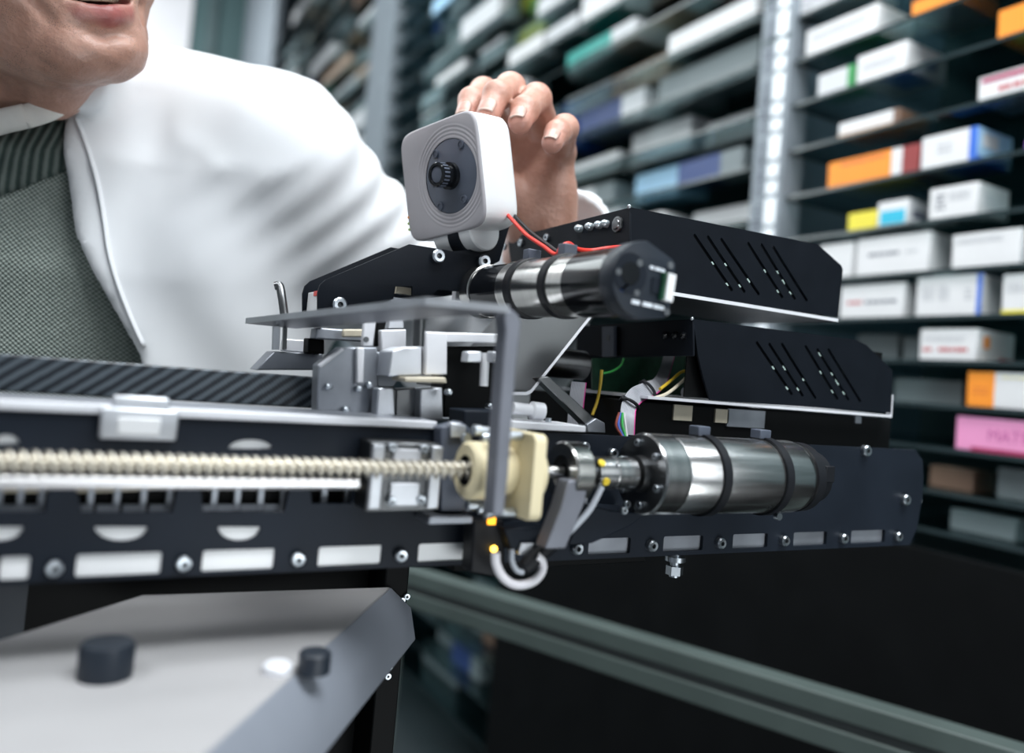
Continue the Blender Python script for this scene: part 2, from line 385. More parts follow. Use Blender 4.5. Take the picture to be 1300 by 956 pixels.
p0 = aY(148, 552, .3705); p1 = aY(205, 532, .3705); MB().box((p0[0], .3712, p0[2]), (p1[0], .373, p1[2])).build('clamp_face', M['white'], rail, bevel=.0006)
p = aX(858, 712, aY(858, 712, .386)[0]); b = MB(); c = aY(858, 700, .39)
b.cyl(c+np.array([0, 0, -.003]), c+np.array([0, 0, -.006]), .0065, n=24); b.cyl(c+np.array([0, 0, -.0]), c+np.array([0, 0, -.016]), .0032, n=16); b.cyl(c+np.array([0, 0, -.009]), c+np.array([0, 0, -.0145]), .0055, n=6)
b.build('adjusting_bolt', M['screw'], rail, ang=30)
p = aY(1165, 655, .379)
MB().box((.584, .381, -.07), (.5855, .3825, -.055)).build('edge_tab', M['alu_mid'], rail)
# ---- carbon-fibre beam
z0, z1 = -.0272, -.0098
b = MB(); b.box((-.16, .445, z0), (.1255, .458, z1)); cb = b.build('carbon_fibre_beam', M['carbon'], bevel=.0008)
tag(cb, 'dark carbon fibre beam with diagonal weave running in from the left frame edge', 'beam')
# ---- lead screw with helical thread
AXY, AXZ = .345, -.0468
bm = bmesh.new(); N = 1150; K = 28; x0, x1 = -.16, .1865; pit = .0042; rings = []
for i in range(N+1):
    x = x0+(x1-x0)*i/N; ring = []
    for k in range(K):
        th = 2*PI*k/K; f = (x/pit-2*th/(2*PI)) % 1.0; h = min(1, max(0, 2.6*(abs(f-.5)*2)-.75)); r = .0022+.0022*h
        ring.append(bm.verts.new((x, AXY+r*math.cos(th), AXZ+r*math.sin(th))))
    rings.append(ring)
for A, B in zip(rings, rings[1:]):
    for k in range(K): bm.faces.new((A[k], A[(k+1) % K], B[(k+1) % K], B[k]))
bm.faces.new(rings[0]); bm.faces.new(rings[-1][::-1])
ls = finish(bm, 'lead_screw', M['thread'], None, ang=60)
tag(ls, 'long steel lead screw with coarse helical thread entering the cream nut', 'lead screw')
g = MB().cyl((-.16, AXY, -.0541), (.1195, AXY, -.0536), .0026, n=20).build('guide_rod', M['rod'])
tag(g, 'smooth slim steel guide rod running just below the threaded lead screw', 'rod')
# ---- linear bearing block
lb = thing('linear_bearing', 'blurred grey aluminium bearing block behind the lead screw, left of the cream nut', 'bearing', aY(512, 650, .366))
xa, xb = aY(469, 600, .36)[0], aY(557, 600, .36)[0]; zt = aY(512, 562, .36)[2]; zb = aY(512, 650, .36)[2]
MB().box((xa, .3605, zb), (xb, .3785, zt)).build('block_body', M['dark_steel'], lb, bevel=.001)
for f in (.0, .84): MB().box((xa+(xb-xa)*f, .357, zb+.002), (xa+(xb-xa)*(f+.16), .3605, zt-.001)).build('end_seal', M['alu'], lb, bevel=.0006)
MB().box((xa+(xb-xa)*.3, .3585, zt-.011), (xa+(xb-xa)*.7, .3605, zt-.003)).build('upper_pad', M['alu_light'], lb, bevel=.0006)
MB().box((xa+(xb-xa)*.3, .3585, zb+.003), (xa+(xb-xa)*.72, .3605, zb+.014)).build('lower_pad', M['alu'], lb, bevel=.0006)
for x, y in ((496, 636), (533, 634), (497, 567), (537, 569)): screw(lb, aY(x, y, .3595), YN, .0022, .003)
b = MB(); p0 = aY(536, 662, .37); p1 = aY(592, 652, .37); b.box((p0[0], .362, p0[2]), (p1[0], .3785, p1[2])); b.build('foot_rail', M['alu_mid'], lb, bevel=.0006)
# ---- cream flanged nut
nut = thing('screw_nut', 'cream nylon flanged nut on the lead screw behind the upright grey bracket leg', 'nut', (.185, AXY, AXZ-.02))
xl, xm = aY(590, 597, AXY)[0], aY(634, 597, AXY)[0]
MB().lathe((xl, AXY, AXZ), (1, 0, 0), [(0, .0075), (0, .0125), (.0015, .0140), (.010, .0140), (.014, .0118), (xm-xl+.006, .0118)], 40, cap=False).build('nut_barrel', M['cream'], nut)
MB().lathe((xl, AXY, AXZ), (1, 0, 0), [(.0002, .0078), (.004, .0078), (.004, .0042)], 30, cap=False).build('bore_ring', M['rubber'], nut)
xf = aY(652, 598, AXY)[0]
b = MB(); b.prism([(xf-.003, AXY-.004+u, AXZ+w_) for u, w_ in rrect(-.0195, .0195, -.0205, .0205, .004)], (.0068, 0, 0)); b.build('nut_flange', M['cream'], nut, bevel=.0006)
MB().lathe((xf+.0036, AXY-.004, AXZ), (1, 0, 0), [(0, .0165), (.003, .0160), (.006, .0135), (.0075, .0085)], 36).build('nut_boss', M['cream'], nut)
for dy, dz in ((-.010, .0185), (.010, .0185), (-.0095, -.0185), (.010, -.0185)):
    c = np.array([xf-.0035, AXY+dy, AXZ+dz]); MB().lathe(c, (-1, 0, 0), [(0, .0024), (.012, .0024), (.012, .0030), (.0155, .0030), (.016, .0024)], 14).build('nut_bolt', M['screw'], nut)
# ---- bearing stand and coupling
br = thing('bearing_stand', 'silver ring bearing on a leaning aluminium arm between cream nut and coupling', 'bearing', aY(700, 700, .35))
xr = aY(712, 600, AXY)[0]
MB().lathe((xr, AXY, AXZ), (1, 0, 0), [(0, .0085), (0, .0150), (.0008, .0158), (.0105, .0158), (.0112, .015), (.0112, .0085), (0, .0085)], 44, cap=False).build('bearing_ring', M['steel_y'], br)
MB().lathe((xr+.0015, AXY, AXZ), (1, 0, 0), [(0, .0045), (0, .0085), (.008, .0085), (.008, .0045), (0, .0045)], 30, cap=False).build('inner_race', M['rubber'], br)
def pY(px, Y, dy): return [aY(a, c, Y) for a, c in px], (0, dy, 0)
b = MB(); pl, v = pY([(722, 610), (748, 610), (742, 640), (718, 697), (692, 697), (712, 645)], .331, .01); b.prism(pl, v); b.build('stand_arm', M['sheet'], br, bevel=.0008)
MB().cyl((xf+.0125, AXY, AXZ), (xr+.022, AXY, AXZ), .0032, n=18).build('shaft_end', M['steel'], br)
cp = thing('shaft_coupling', 'small silver shaft coupling with yellow paint dots, left of the big steel motor', 'coupling', aY(775, 622, .345))
xc0, xc1 = aY(750, 602, AXY)[0], aY(801, 603, AXY)[0]
MB().lathe((xc0, AXY, AXZ), (1, 0, 0), [(0, .006), (.0006, .0087), ((xc1-xc0)*.45, .0089), ((xc1-xc0)*.46, .0082), ((xc1-xc0)*.5, .0082), ((xc1-xc0)*.51, .0089), (xc1-xc0-.0006, .0087), (xc1-xc0, .006)], 36).build('coupling_body', M['steel'], cp)
for x, y in ((767, 584), (770, 612)):
    p = aY(x, y, AXY-.0085); d = np.array([0, p[1]-AXY, p[2]-AXZ]); d /= np.linalg.norm(d); c = np.array([p[0], AXY, AXZ])+d*.0084
    MB().cyl(c, c+d*.001, .0021, n=14).build('paint_dot', M['yellow'], cp)
for x, y in ((785, 590), (758, 596)):
    p = aY(x, y, AXY-.0085); d = np.array([0, p[1]-AXY, p[2]-AXZ]); d /= np.linalg.norm(d); c = np.array([p[0], AXY, AXZ])+d*.0086
    MB().cyl(c, c+d*.0006, .0011, n=12).build('set_screw', M['socket'], cp)
# ---- big horizontal motor
xm0, xm1 = .2795, .398
mo = thing('gear_motor', 'large brushed steel cylindrical motor with two black cable ties, in front of the charcoal plate', 'motor', (.34, AXY, AXZ-.022))
R = .0222
MB().lathe((xm0, AXY, AXZ), (1, 0, 0), [(0, .010), (0, R-.0012), (.0012, R), (.0165, R), (.017, R-.0005), (.0175, R-.0005)], 64, cap=False).build('gearbox_flange', M['steel'], mo)
MB().lathe((xm0+.0175, AXY, AXZ), (1, 0, 0), [(0, R-.0004), (.0005, R-.0002), (xm1-xm0-.024, R-.0002), (xm1-xm0-.019, R-.0014), (xm1-xm0-.0175, R-.003)], 64).build('motor_can', M['can'], mo)
MB().lathe((xm0-.0002, AXY, AXZ), (1, 0, 0), [(0, .0215), (.0002, .010), (-.004, .0095), (-.0045, .006)], 40, cap=False).build('front_face', M['dark_steel'], mo)
MB().lathe((xm1-.0006, AXY, AXZ), (1, 0, 0), [(0, R-.0008), (.007, R-.0012), (.0078, R-.0028), (.008, .0170), (.0185, .0160), (.0195, .0140)], 48).build('end_cap', M['rubber'], mo)
MB().obox((xm1+.013, AXY-.0165, AXZ+.004), (.004, 0, 0), (0, .0015, 0), (0, 0, .005)).build('cap_tab', M['rubber'], mo, bevel=.0006)
for px, pw in ((888, 13), (966, 12)):
    xt = aY(px, 560, AXY)[0]; tie = MB().lathe((xt-.0005, AXY, AXZ), (1, 0, 0), [(0, R), (0, R+.0012), (.0055, R+.0012), (.0055, R)], 64, cap=False).build('cable_tie', M['rubber'], mo)
    c = np.array([xt+.0005, AXY+.001, AXZ+R+.0028]); MB().obox(c, (.0045, 0, 0), (0, .0042, 0), (0, 0, .0028)).build('tie_head', M['slate'], tie, bevel=.0006)
for an in (100, 40, 220, 160, 280, 340):
    c = np.array([xm0-.0002, AXY-.0168*math.cos(math.radians(an)), AXZ+.0168*math.sin(math.radians(an))]); screw(mo, c, (-1, 0, 0), .0022, .0022, 'face_screw')
c = aY(985, 655, .335); MB().cyl(c, c+np.array([0, -.003, 0]), .0022, n=12).build('clamp_screw', M['screw'], mo)
ms = thing('motor_cradle', 'dark triangular motor cradle below the coupling and behind the grey cable', 'bracket', aY(760, 690, .36))
b = MB(); pl, v = pY([(744, 640), (775, 648), (822, 652), (800, 668), (752, 690), (722, 692)], .352, .026); b.prism(pl, v); b.build('cradle_plate', M['plate'], ms, bevel=.0008)
b = MB(); pl, v = pY([(733, 618), (746, 618), (748, 690), (735, 690)], .358, .004); b.prism(pl, v); b.build('cradle_web', M['alu_mid'], ms, bevel=.0005)
for x, y in ((791, 648), (806, 632), (795, 640)): screw(ms, aY(x, y, .3515), YN, .0022, .002)
# ---- upper and lower electronics boxes
def slotline(a, c): return slot(xz([a], YB)[0], xz([c], YB)[0], .00115)
YB = .395
XU = aY(800, 263, YB)[0]; XL = aY(880, 405, YB)[0]
up = thing('control_box', 'upper black electronics box with slanted vent slots, beside the hand', 'electronics box', (.39, .44, .062))
us = [((882, 299), (929, 368)), ((899, 301), (945, 370)), ((916, 304), (963, 373)), ((950, 309), (993, 377)), ((967, 311), (1009, 379)), ((982, 314), (1024, 381))]
plateY('vent_panel', [(800, 263), (1038, 310), (1068, 337), (1070, 342), (1064, 403), (855, 378), (800, 371)], [slotline(*q) for q in us], YB, .0016, M['black'], up) if False else \
    plate('vent_panel', xz([(800, 263), (1038, 310), (1068, 337), (1070, 342), (1064, 402), (855, 376), (800, 370)], YB), [slotline(*q) for q in us], (0, YB+.0008, 0), (1, 0, 0), (0, 0, 1), .0016, M['black'], up)
def panelX(name, px, X, th, mats, parent):
    pts = [aX(a, c, X) for a, c in px]; b = MB(); b.prism(pts, (th, 0, 0)); return b.build(name, mats, parent, bevel=.0004)
panelX('front_panel', [(799.5, 263), (799.5, 370), (690, 372), (650, 345), (644, 303)], XU, .0016, M['black'], up)
zt = aY(800, 263, YB)[2]; zl = aY(800, 371, YB)[2]
MB().box((XU, YB, .0605), (.4925, .49, .0625)).build('base_sheet', M['dull'], up)
MB().box((XU+.03, YB-.0008, .0605), (.4925, YB+.0004, .0628)).build('bright_lip', M['alu_light'], up)
MB().box((XU+.003, .4885, .0625), (.488, .49, .108)).build('rear_panel', M['black'], up)
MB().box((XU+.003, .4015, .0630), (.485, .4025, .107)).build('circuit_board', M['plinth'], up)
for x, y, ex in ((905, 334, 1), (921, 336, 1), (923, 361, 1), (939, 363, 1), (971, 344, 1), (986, 346, 1), (987, 370, 1), (1003, 372, 1), (993, 360, 2.2), (949, 357, 1.6)):
    c = aY(x, y, .400); MB().obox(c, (.0014, 0, .0004*ex), (0, .0012, 0), (0, 0, .0010*ex)).build('board_lamp', M['led'], up, bevel=.0003)
for i, (x, y) in enumerate(((737.6, 290.6), (751, 288), (762.7, 286), (771, 284.5))):
    c = aX(x, y, XU); MB().lathe(c, (-1, 0, 0), [(0, .0026), (.003, .0026), (.0045, .0018), (.0052, .0006)], 18).build('led_dome', M['clear'], up, ang=60)
c = aX(784.5, 285, XU); b = MB(); b.lathe(c, (-1, 0, 0), [(0, .0052), (.0012, .0050), (.0014, .0036)], 28, cap=False); b.lathe(c, (-1, 0, 0), [(.0006, .0036), (.0022, .0030), (.0024, .001)], 24); b.build('push_button', M['dark_steel'], up)
for x, y in ((695, 302), (641, 313), (662, 308)): screw(up, aX(x, y, XU), (-1, 0, 0), .0032, .002, 'panel_screw')
c = aY(800, 262, YB); MB().ball(c+np.array([0, .001, 0]), .0014, 10, 8).build('corner_weld', M['screw'], up)
lo = thing('control_box', 'lower black electronics box with slanted vent slots, above the big horizontal motor', 'electronics box', (.46, .45, -.006))
ls_ = [((961, 435), (1005, 500)), ((977, 437), (1019, 502)), ((993, 437), (1035, 505)), ((1023, 440), (1063, 506)), ((1038, 444), (1077, 507)), ((1052, 444), (1092, 509))]
plate('vent_panel', xz([(880, 405), (1085, 431), (1100, 438), (1133, 470), (1131, 524), (902, 508), (893, 480), (886, 450)], YB), [slotline(*q) for q in ls_], (0, YB+.0008, 0), (1, 0, 0), (0, 0, 1), .0016, M['black'], lo)
panelX('front_panel', [(879.5, 405), (880, 452), (731, 452), (733, 414)], XL, .0016, M['black'], lo)
zb_ = aY(900, 510, YB)[2]
xr_ = aY(1131, 526, YB)[0]
MB().box((aY(822, 506, YB)[0], YB-.0006, zb_-.0012), (xr_+.0008, .52, zb_+.0006)).build('base_sheet', M['alu_light'], lo)
MB().box((xr_-.0002, YB-.0004, zb_), (xr_+.001, YB+.004, .011)).build('side_lip', M['alu_light'], lo)
MB().box((XL+.004, .518, zb_), (xr_-.003, .52, .045)).build('rear_panel', M['black'], lo)
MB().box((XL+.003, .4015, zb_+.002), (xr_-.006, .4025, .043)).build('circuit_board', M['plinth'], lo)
for x, y, ex in ((981, 467, 1), (996, 467, 1.5), (998, 493, 1), (1013, 494, 1), (1041, 473, 1), (1056, 475, 1), (1057, 497, 1), (1071, 499, 1), (1063, 485, 2.4), (1020, 482, .7), (1040, 450, 1.4)):
    c = aY(x, y, .400); MB().obox(c, (.0014, 0, .0004*ex), (0, .0012, 0), (0, 0, .0010*ex)).build('board_lamp', M['led'], lo, bevel=.0003)
pts = [aX(a, c, XL-.004) for a, c in ((764, 415), (779, 414), (779, 452), (764, 453))]; MB().prism(pts, (.003, 0, 0)).build('mounting_tab', M['slate'], lo, bevel=.0004)
c = aX(771.5, 429, XL-.0043); MB().cyl(c, c+np.array([.001, 0, 0]), .0024, n=16).build('tab_hole', M['socket'], lo)
for x in (846, 858, 869): c = aX(x, 426, XL); MB().lathe(c, (-1, 0, 0), [(0, .0028), (.002, .0026), (.003, .0012)], 16).build('led_dome', M['black_gloss'], lo)
pts = [aY(a, c, .47) for a, c in ((752, 455), (905, 452), (905, 500), (752, 505))]; MB().prism(pts, (0, .0016, 0)).build('inner_board', M['pcb'], lo)
c = aY(876, 470, .42); MB().obox(c, (.004, 0, 0), (0, .002, 0), (0, 0, .008)).build('green_connector', M['pcb'], lo)
c = aY(869, 498, .42); MB().cyl(c, c+np.array([0, -.004, 0]), .0035, n=18).build('terminal_post', M['grey_wire'], lo)
corner = aY(880, 404.5, YB); MB().ball(corner+np.array([0, .001, 0]), .0012, 10, 8).build('corner_weld', M['screw'], lo)
# base block carrying the boxes
bb = thing('machine_chassis', 'black base block with pale label patches, under the lower electronics box', 'machine chassis', (.45, .46, -.031))
MB().box((.315, .402, -.0905), (.572, .53, -.0085)).build('base_block', M['plinth'], bb, bevel=.001)
for x0, x1, y0, y1, k in ((921, 970, 522, 541, 'slate'), (906, 924, 520, 536, 'cream_wire'), (853, 878, 515, 533, 'cream_wire'), (1084, 1092, 528, 537, 'alu_mid')):
    a = aY(x0, y1, .4018); c = aY(x1, y0, .4018); MB().box((a[0], .4005, a[2]), (c[0], .4025, c[2])).build('label_patch', M['alu_mid'] if k == 'slate' else M[k], bb)
# ---- bent deflector plate
dp = thing('deflector_plate', 'dark steel bent deflector plate with bright slanted edge, below the small black motor', 'plate', aY(660, 497, .42))
pr = [(756, 392), (674, 495), (668, 498), (636, 498)]; th = .0016
P_ = [aY(a, c, .41) for a, c in pr]; P2 = [p+np.array([.0006, 0, -.0016]) for p in P_]
b = MB(); b.prism(P_+P2[::-1], (0, .13, 0)); b.build('bent_sheet', M['dull'], dp, ang=50)
b = MB(); b.prism([p+np.array([0, -.0004, .0002]) for p in P_]+[p+np.array([0, -.0004, 0]) for p in P2[::-1]], (0, .0006, 0)); b.build('bright_edge', M['alu_light'], dp)
a = aY(722, 462, .47); MB().cyl(a+np.array([-.02, 0, 0]), a+np.array([.012, 0, 0]), .0105, n=32).build('roller', M['dark_steel'], dp)
# ---- brace and standoffs
bz = thing('diagonal_brace', 'flat grey steel brace slanting down right behind the bright bar top', 'brace', aY(758, 545, .405))
P_ = [aY(a, c, .405) for a, c in ((683, 480), (697, 478), (757, 533), (745, 541))]; MB().prism(P_, (0, .008, 0)).build('brace_bar', M['dark_steel'], bz, bevel=.0005)
P_ = [aY(a, c, .403) for a, c in ((745, 539), (757, 531), (768, 537), (769, 550), (746, 549))]; MB().prism(P_, (0, .010, 0)).build('brace_foot', M['alu_mid'], bz, bevel=.0005)
mb = thing('mounting_bar', 'bright aluminium bar end with square edge, right of the upright bracket leg', 'bar', aY(700, 548, .384))
P_ = [aY(a, c, .377) for a, c in ((640, 534), (744, 541), (744, 549), (640, 544))]; MB().prism(P_, (0, .03, 0)).build('bar', M['alu_light'], mb, bevel=.0005)
a = aY(650, 518, .39); c = aY(690, 523, .39); MB().lathe(a, c-a, [(0, .0035), (.012, .0035), (.013, .0052), (.02, .0052), (.0205, .004)], 20).build('standoff', M['alu_light'], mb)
a = aY(696, 535, .392); MB().cyl(a+np.array([0, 0, -.003]), a+np.array([0, 0, .002]), .0018, n=12).build('stud', M['screw'], mb)
# ---- camera bracket: two black cheeks
cbk = thing('camera_bracket', 'black two-cheek steel bracket carrying the white camera module, silver socket screws', 'bracket', (.19, .495, .03))
cheek = [(404, 399), (404, 372), (407, 362), (414, 355.5), (520, 310.5), (577, 319.5), (600, 317), (613, 308), (624, 293), (645, 281.5), (647, 286), (641, 306), (634, 331), (616, 341), (611, 372), (556, 367), (546, 376), (524, 374), (524, 363), (502, 363), (499, 379), (470, 392)]
plate('cheek_plate', xz(cheek, .48), [], (0, .4812, 0), (1, 0, 0), (0, 0, 1), .0024, M['black'], cbk, bevel=.0003)
back = xz(cheek[:6]+[(600, 312), (620, 345), (611, 372), (470, 392)], .48)
plate('cheek_plate', back, [], (-.0015, .5112, .0008), (1, 0, 0), (0, 0, 1), .0024, M['black'], cbk, bevel=.0003)
for x, y in ((555, 325.5), (613, 332), (430, 387)): screw(cbk, aY(x, y, .4795), YN, .0046, .004)
X0 = aY(404, 380, .48)[0]
pts = [(X0+.001, .484, .030), (X0+.001, .509, .030), (X0+.001, .509, .0425), (X0+.001, .484, .0425)]; lbk = MB().prism(pts, (.012, 0, 0)).build('spacer_block', M['white'], cbk, bevel=.0005)
MB().box((X0+.0004, .4865, .0395), (X0+.0012, .4935, .0425)).build('red_label', M['red_wire'], lbk)
MB().box((X0+.012, .484, .040), (X0+.07, .509, .0445)).build('spacer_plate', M['alu_mid'], cbk)
for x0, x1, y0, y1, k in ((503, 524, 366, 372, 'cream_wire'), (578, 612, 371, 381, 'alu_light'), (583, 598, 366, 376, 'alu')):
    a = aY(x0, y1, .49); c = aY(x1, y0, .49); MB().box((a[0], .49, a[2]), (c[0], .496, c[2])).build('inner_block', M[k], cbk)
# ---- white square camera module
CN = np.array([-.938, -.306, -.161]); CN /= np.linalg.norm(CN); CU = np.array([-.186, .053, .981]); CU -= CN*(CU@CN); CU /= np.linalg.norm(CU); CR = np.cross(CU, CN)
CC = np.array([.2085, .4918, .1290]); HW = .0385; CD = .0345
cam_t = thing('camera_module', 'white square camera module with round slate disc and black lens, held by fingertips', 'camera module', CC-CU*HW-CN*CD*.5)
def local(px, py):   # point of the module's face plane
    d = ray(px, py); t = (CC@CN)/(d@CN); q = d*t-CC; return q@CR, q@CU
dx, dy = local(571.5, 223.5)
def sq(th, half, n=7.5): c, s_ = abs(math.cos(th)), abs(math.sin(th)); return half/((c**n+s_**n)**(1/n))
def cl(u, v, w): return CC+CR*u+CU*v+CN*w
bm = bmesh.new(); K = 96; rr = []
prof = []
for k in range(22): prof.append(('disc', .0248+(.0348-.0248)*k/21, -.00035+.00024*math.sin(k*1.15)*(1 if 1 < k < 20 else 0)))
rows = []
for kind, r, w in prof: rows.append([(dx+r*math.cos(2*PI*j/K), dy+r*math.sin(2*PI*j/K), w, r) for j in range(K)])
body = []
def outer(half, w, nn=7.5): return [(sq(2*PI*j/K, half, nn)*math.cos(2*PI*j/K), sq(2*PI*j/K, half, nn)*math.sin(2*PI*j/K), w, 0) for j in range(K)]
lim = outer(HW-.0016, 0)
for row in rows:      # keep the moulded ripples inside the face outline
    for j, (u, v, w, r) in enumerate(row):
        th = math.atan2(v, u); m_ = sq(th, HW-.0020); rad = math.hypot(u, v)
        if rad > m_: row[j] = (u*m_/rad, v*m_/rad, w*.3, r)
th_rows = rows+[outer(HW-.0016, 0), outer(HW-.0005, -.0005), outer(HW, -.0018)]
# line up start angles: disc rows are centred on the lens, outer rows on the housing
vr = [[bm.verts.new(V(cl(u, v, w))) for (u, v, w, r) in row] for row in th_rows]
for A, B in zip(vr, vr[1:]):
    for j in range(K): bm.faces.new((A[j], A[(j+1) % K], B[(j+1) % K], B[j]))
finish(bm, 'face_plate', M['shaded_face'], cam_t, ang=50)
bm = bmesh.new()
vr = [[bm.verts.new(V(cl(u, v, w))) for (u, v, w, r) in row] for row in (outer(HW, -.0018), outer(HW+.0001, -.012), outer(HW-.0002, -CD+.005), outer(HW-.0014, -CD+.0018), outer(HW-.004, -CD), outer(.01, -CD))]
for A, B in zip(vr, vr[1:]):
    for j in range(K): bm.faces.new((A[j], A[(j+1) % K], B[(j+1) % K], B[j]))
bm.faces.new(vr[-1]); finish(bm, 'housing', M['white'], cam_t, ang=60)
dsc = MB().lathe(cl(dx, dy, -.0006), CN, [(-.001, .0250), (-.0002, .0246), (.0002, .0238), (.0002, .0005)], 64, cap=False).build('lens_disc', M['slate'], cam_t)
MB().lathe(cl(dx, dy, -.0016), CN, [(0, .0262), (.0002, .0246)], 64, cap=False).build('shadow_gap', M['black_gloss'], cam_t)
for px, py in ((585, 183), (589, 253), (559, 262), (550, 231), (553, 195)):
    u, v = local(px, py); b = MB(); b.lathe(cl(u, v, -.0006), CN, [(0, .0028), (.0013, .0027), (.0014, .0018)], 18, cap=False); b.lathe(cl(u, v, 0), CN, [(0, .0018), (.0004, .0017)], 14)
    b.build('clip_tab', [M['slate']], cam_t)
b = MB(); prof_l = [(0, .0092), (.003, .0090), (.0032, .0072), (.0075, .0072), (.0078, .0080), (.0128, .0080), (.0135, .0074), (.0135, .0058), (.0120, .0054)]
lens_o = b.lathe(cl(dx, dy, -.0006), CN, prof_l, 40, cap=False).build('lens_barrel', M['black_gloss'], cam_t)
MB().lathe(cl(dx, dy, .0112), CN, [(0, .0055), (.0008, .0052), (.0011, .003), (.0012, .0003)], 32).build('lens_glass', M['slate'], cam_t)
for k in range(20):
    a_ = 2*PI*k/20; d = CR*math.cos(a_)+CU*math.sin(a_); t_ = -CR*math.sin(a_)+CU*math.cos(a_)
    MB().obox(cl(dx, dy, .0097)+d*.0081, d*.0003, t_*.0006, CN*.0022).build('grip_ridge', M['slate'], lens_o)
for (px, py), k in zip(((518.5, 276), (518.5, 284), (519.5, 291.5)), ('orange_dot', 'green_dot', 'green_dot')):
    u, v = local(px, py); MB().cyl(cl(u, v, -.0004), cl(u, v, .0002), .0010, n=12).build('indicator', M[k], cam_t)
cm = thing('camera_mount', 'black swivel mount with white half round collar, under the white camera module', 'mount', CC-CU*.055-CN*.02)
c0 = cl(.002, -.040, -.020); MB().lathe(cl(-.016, -.0375, -.016), CR, [(0, .0135), (.001, .0145), (.036, .0145), (.037, .0135)], 36).build('white_collar', M['white'], cm)
MB().lathe(cl(.0, -.0395, -.016), CR, [(0, .0152), (.010, .0152)], 32).build('swivel_drum', M['black'], cm)
MB().obox(cl(.004, -.052, -.017), CR*.005, CU*.012, CN*.004).build('mount_stem', M['black'], cm, bevel=.0008)
# ---- small black-and-steel motor lying across the machine
um = thing('gear_motor', 'slim motor of black and polished steel bands with black encoder cap, beside the camera bracket', 'motor', (.242, .4, .035))
UX = .242
def yax(px): return aX(px, 368-(px-615)*.0865, UX)[1]
def zax(Y): return .0553+(Y-.478)*(.0553-.0522)/(.478-.319)
def seg(name, pa, pb, r0, r1, m, par=um, extra=0, cap=True):
    ya, yb = yax(pa), yax(pb); A = np.array([UX, ya, zax(ya)]); B = np.array([UX, yb, zax(yb)]); L = np.linalg.norm(B-A)
    return MB().lathe(A, B-A, [(0, r0-.0008), (.0006, r0), (L-.0006, r1), (L, r1-.0008)], 56, cap=cap).build(name, M[m], par)
seg('mounting_flange', 613, 624, .0180, .0180, 'steel_y'); seg('gearbox', 623, 661, .0170, .0170, 'black_gloss'); seg('band', 659, 672, .0177, .0177, 'steel_y')
t1 = seg('cable_tie', 671, 679, .0186, .0186, 'rubber'); seg('motor_can', 676, 726, .0175, .0175, 'steel_y'); t2 = seg('cable_tie', 716, 725, .0186, .0186, 'rubber')
seg('motor_can', 724, 752, .0175, .0175, 'steel_y'); seg('encoder_collar', 746, 800, .0178, .0182, 'black_gloss')
for t_, px in ((t1, 674), (t2, 719)):
    y_ = yax(px); MB().obox((UX-.001, y_, zax(y_)+.0205), (.0045, 0, 0), (0, .0035, 0), (0, 0, .0032)).build('tie_head', M['slate'], t_, bevel=.0006)
YE = yax(800); ce = np.array([UX, YE, zax(YE)])
op = []
for k in range(15): t_ = math.radians(85+180*k/14+5); op.append((UX+.0186*math.cos(t_), ce[2]+.0186*math.sin(t_)))
e1 = xz([(848, 402), (857, 331)], YE-.012)
op += [(e1[0][0]-.002, e1[0][1]-.0002), (e1[0][0], e1[0][1]+.002), (e1[1][0], e1[1][1]-.002), (e1[1][0]-.002, e1[1][1])]
ec = plate('encoder_cap', op, [], (0, YE-.006, 0), (1, 0, 0), (0, 0, 1), .012, M['cap'], um, bevel=.0008)
YF = YE-.0122
def disc(px, py, r, h, m, name, par): c = aY(px, py, YF); MB().cyl(c+np.array([0, .0006, 0]), c+np.array([0, -h, 0]), r, n=28).build(name, M[m], par)
disc(800, 347, .0100, .0003, 'plate', 'cap_ring', ec); disc(800, 347, .0055, .0006, 'black_gloss', 'cap_boss', ec); disc(812, 334, .0018, .0005, 'socket', 'cap_hole', ec); disc(808, 372, .0016, .0005, 'socket', 'cap_hole', ec); disc(785, 345, .0016, .0005, 'socket', 'cap_hole', ec); disc(851, 337, .0018, .0005, 'socket', 'cap_hole', ec); disc(846, 396, .0018, .0005, 'socket', 'cap_hole', ec)
def quad(pxs, h, m, name, par, Y): MB().prism([aY(a, c, Y) for a, c in pxs], (0, h, 0)).build(name, M[m], par)
quad([(843, 347), (852, 350), (847, 384), (838, 381)], -.004, 'white', 'white_connector', ec, YF); quad([(840, 346), (843, 347), (838, 381), (835, 380)], -.003, 'pcb', 'connector_pins', ec, YF)
quad([(828, 352), (840, 355), (837, 374), (826, 371)], -.0005, 'plate', 'chip', ec, YF)
for a, c in (((825, 337), (830, 338.5)), ((832, 339), (838, 340.5)), ((839, 341), (844, 342.5))): quad([(a[0], a[1]), (c[0], c[1]), (c[0], c[1]+4), (a[0], a[1]+4)], -.0003, 'print_white', 'printed_mark', ec, YF)
for x0, x1 in ((802, 812), (816, 828), (830, 843)): y0 = 380+(x0-802)*.22; quad([(x0, y0), (x1, y0+(x1-x0)*.22), (x1-.5, y0+(x1-x0)*.22+5), (x0-.5, y0+5)], -.0003, 'print_white', 'printed_mark', ec, YF)
quad([(787, 367), (797, 358), (799, 361), (789, 370)], -.0003, 'blue_mark', 'blue_mark', ec, YF)
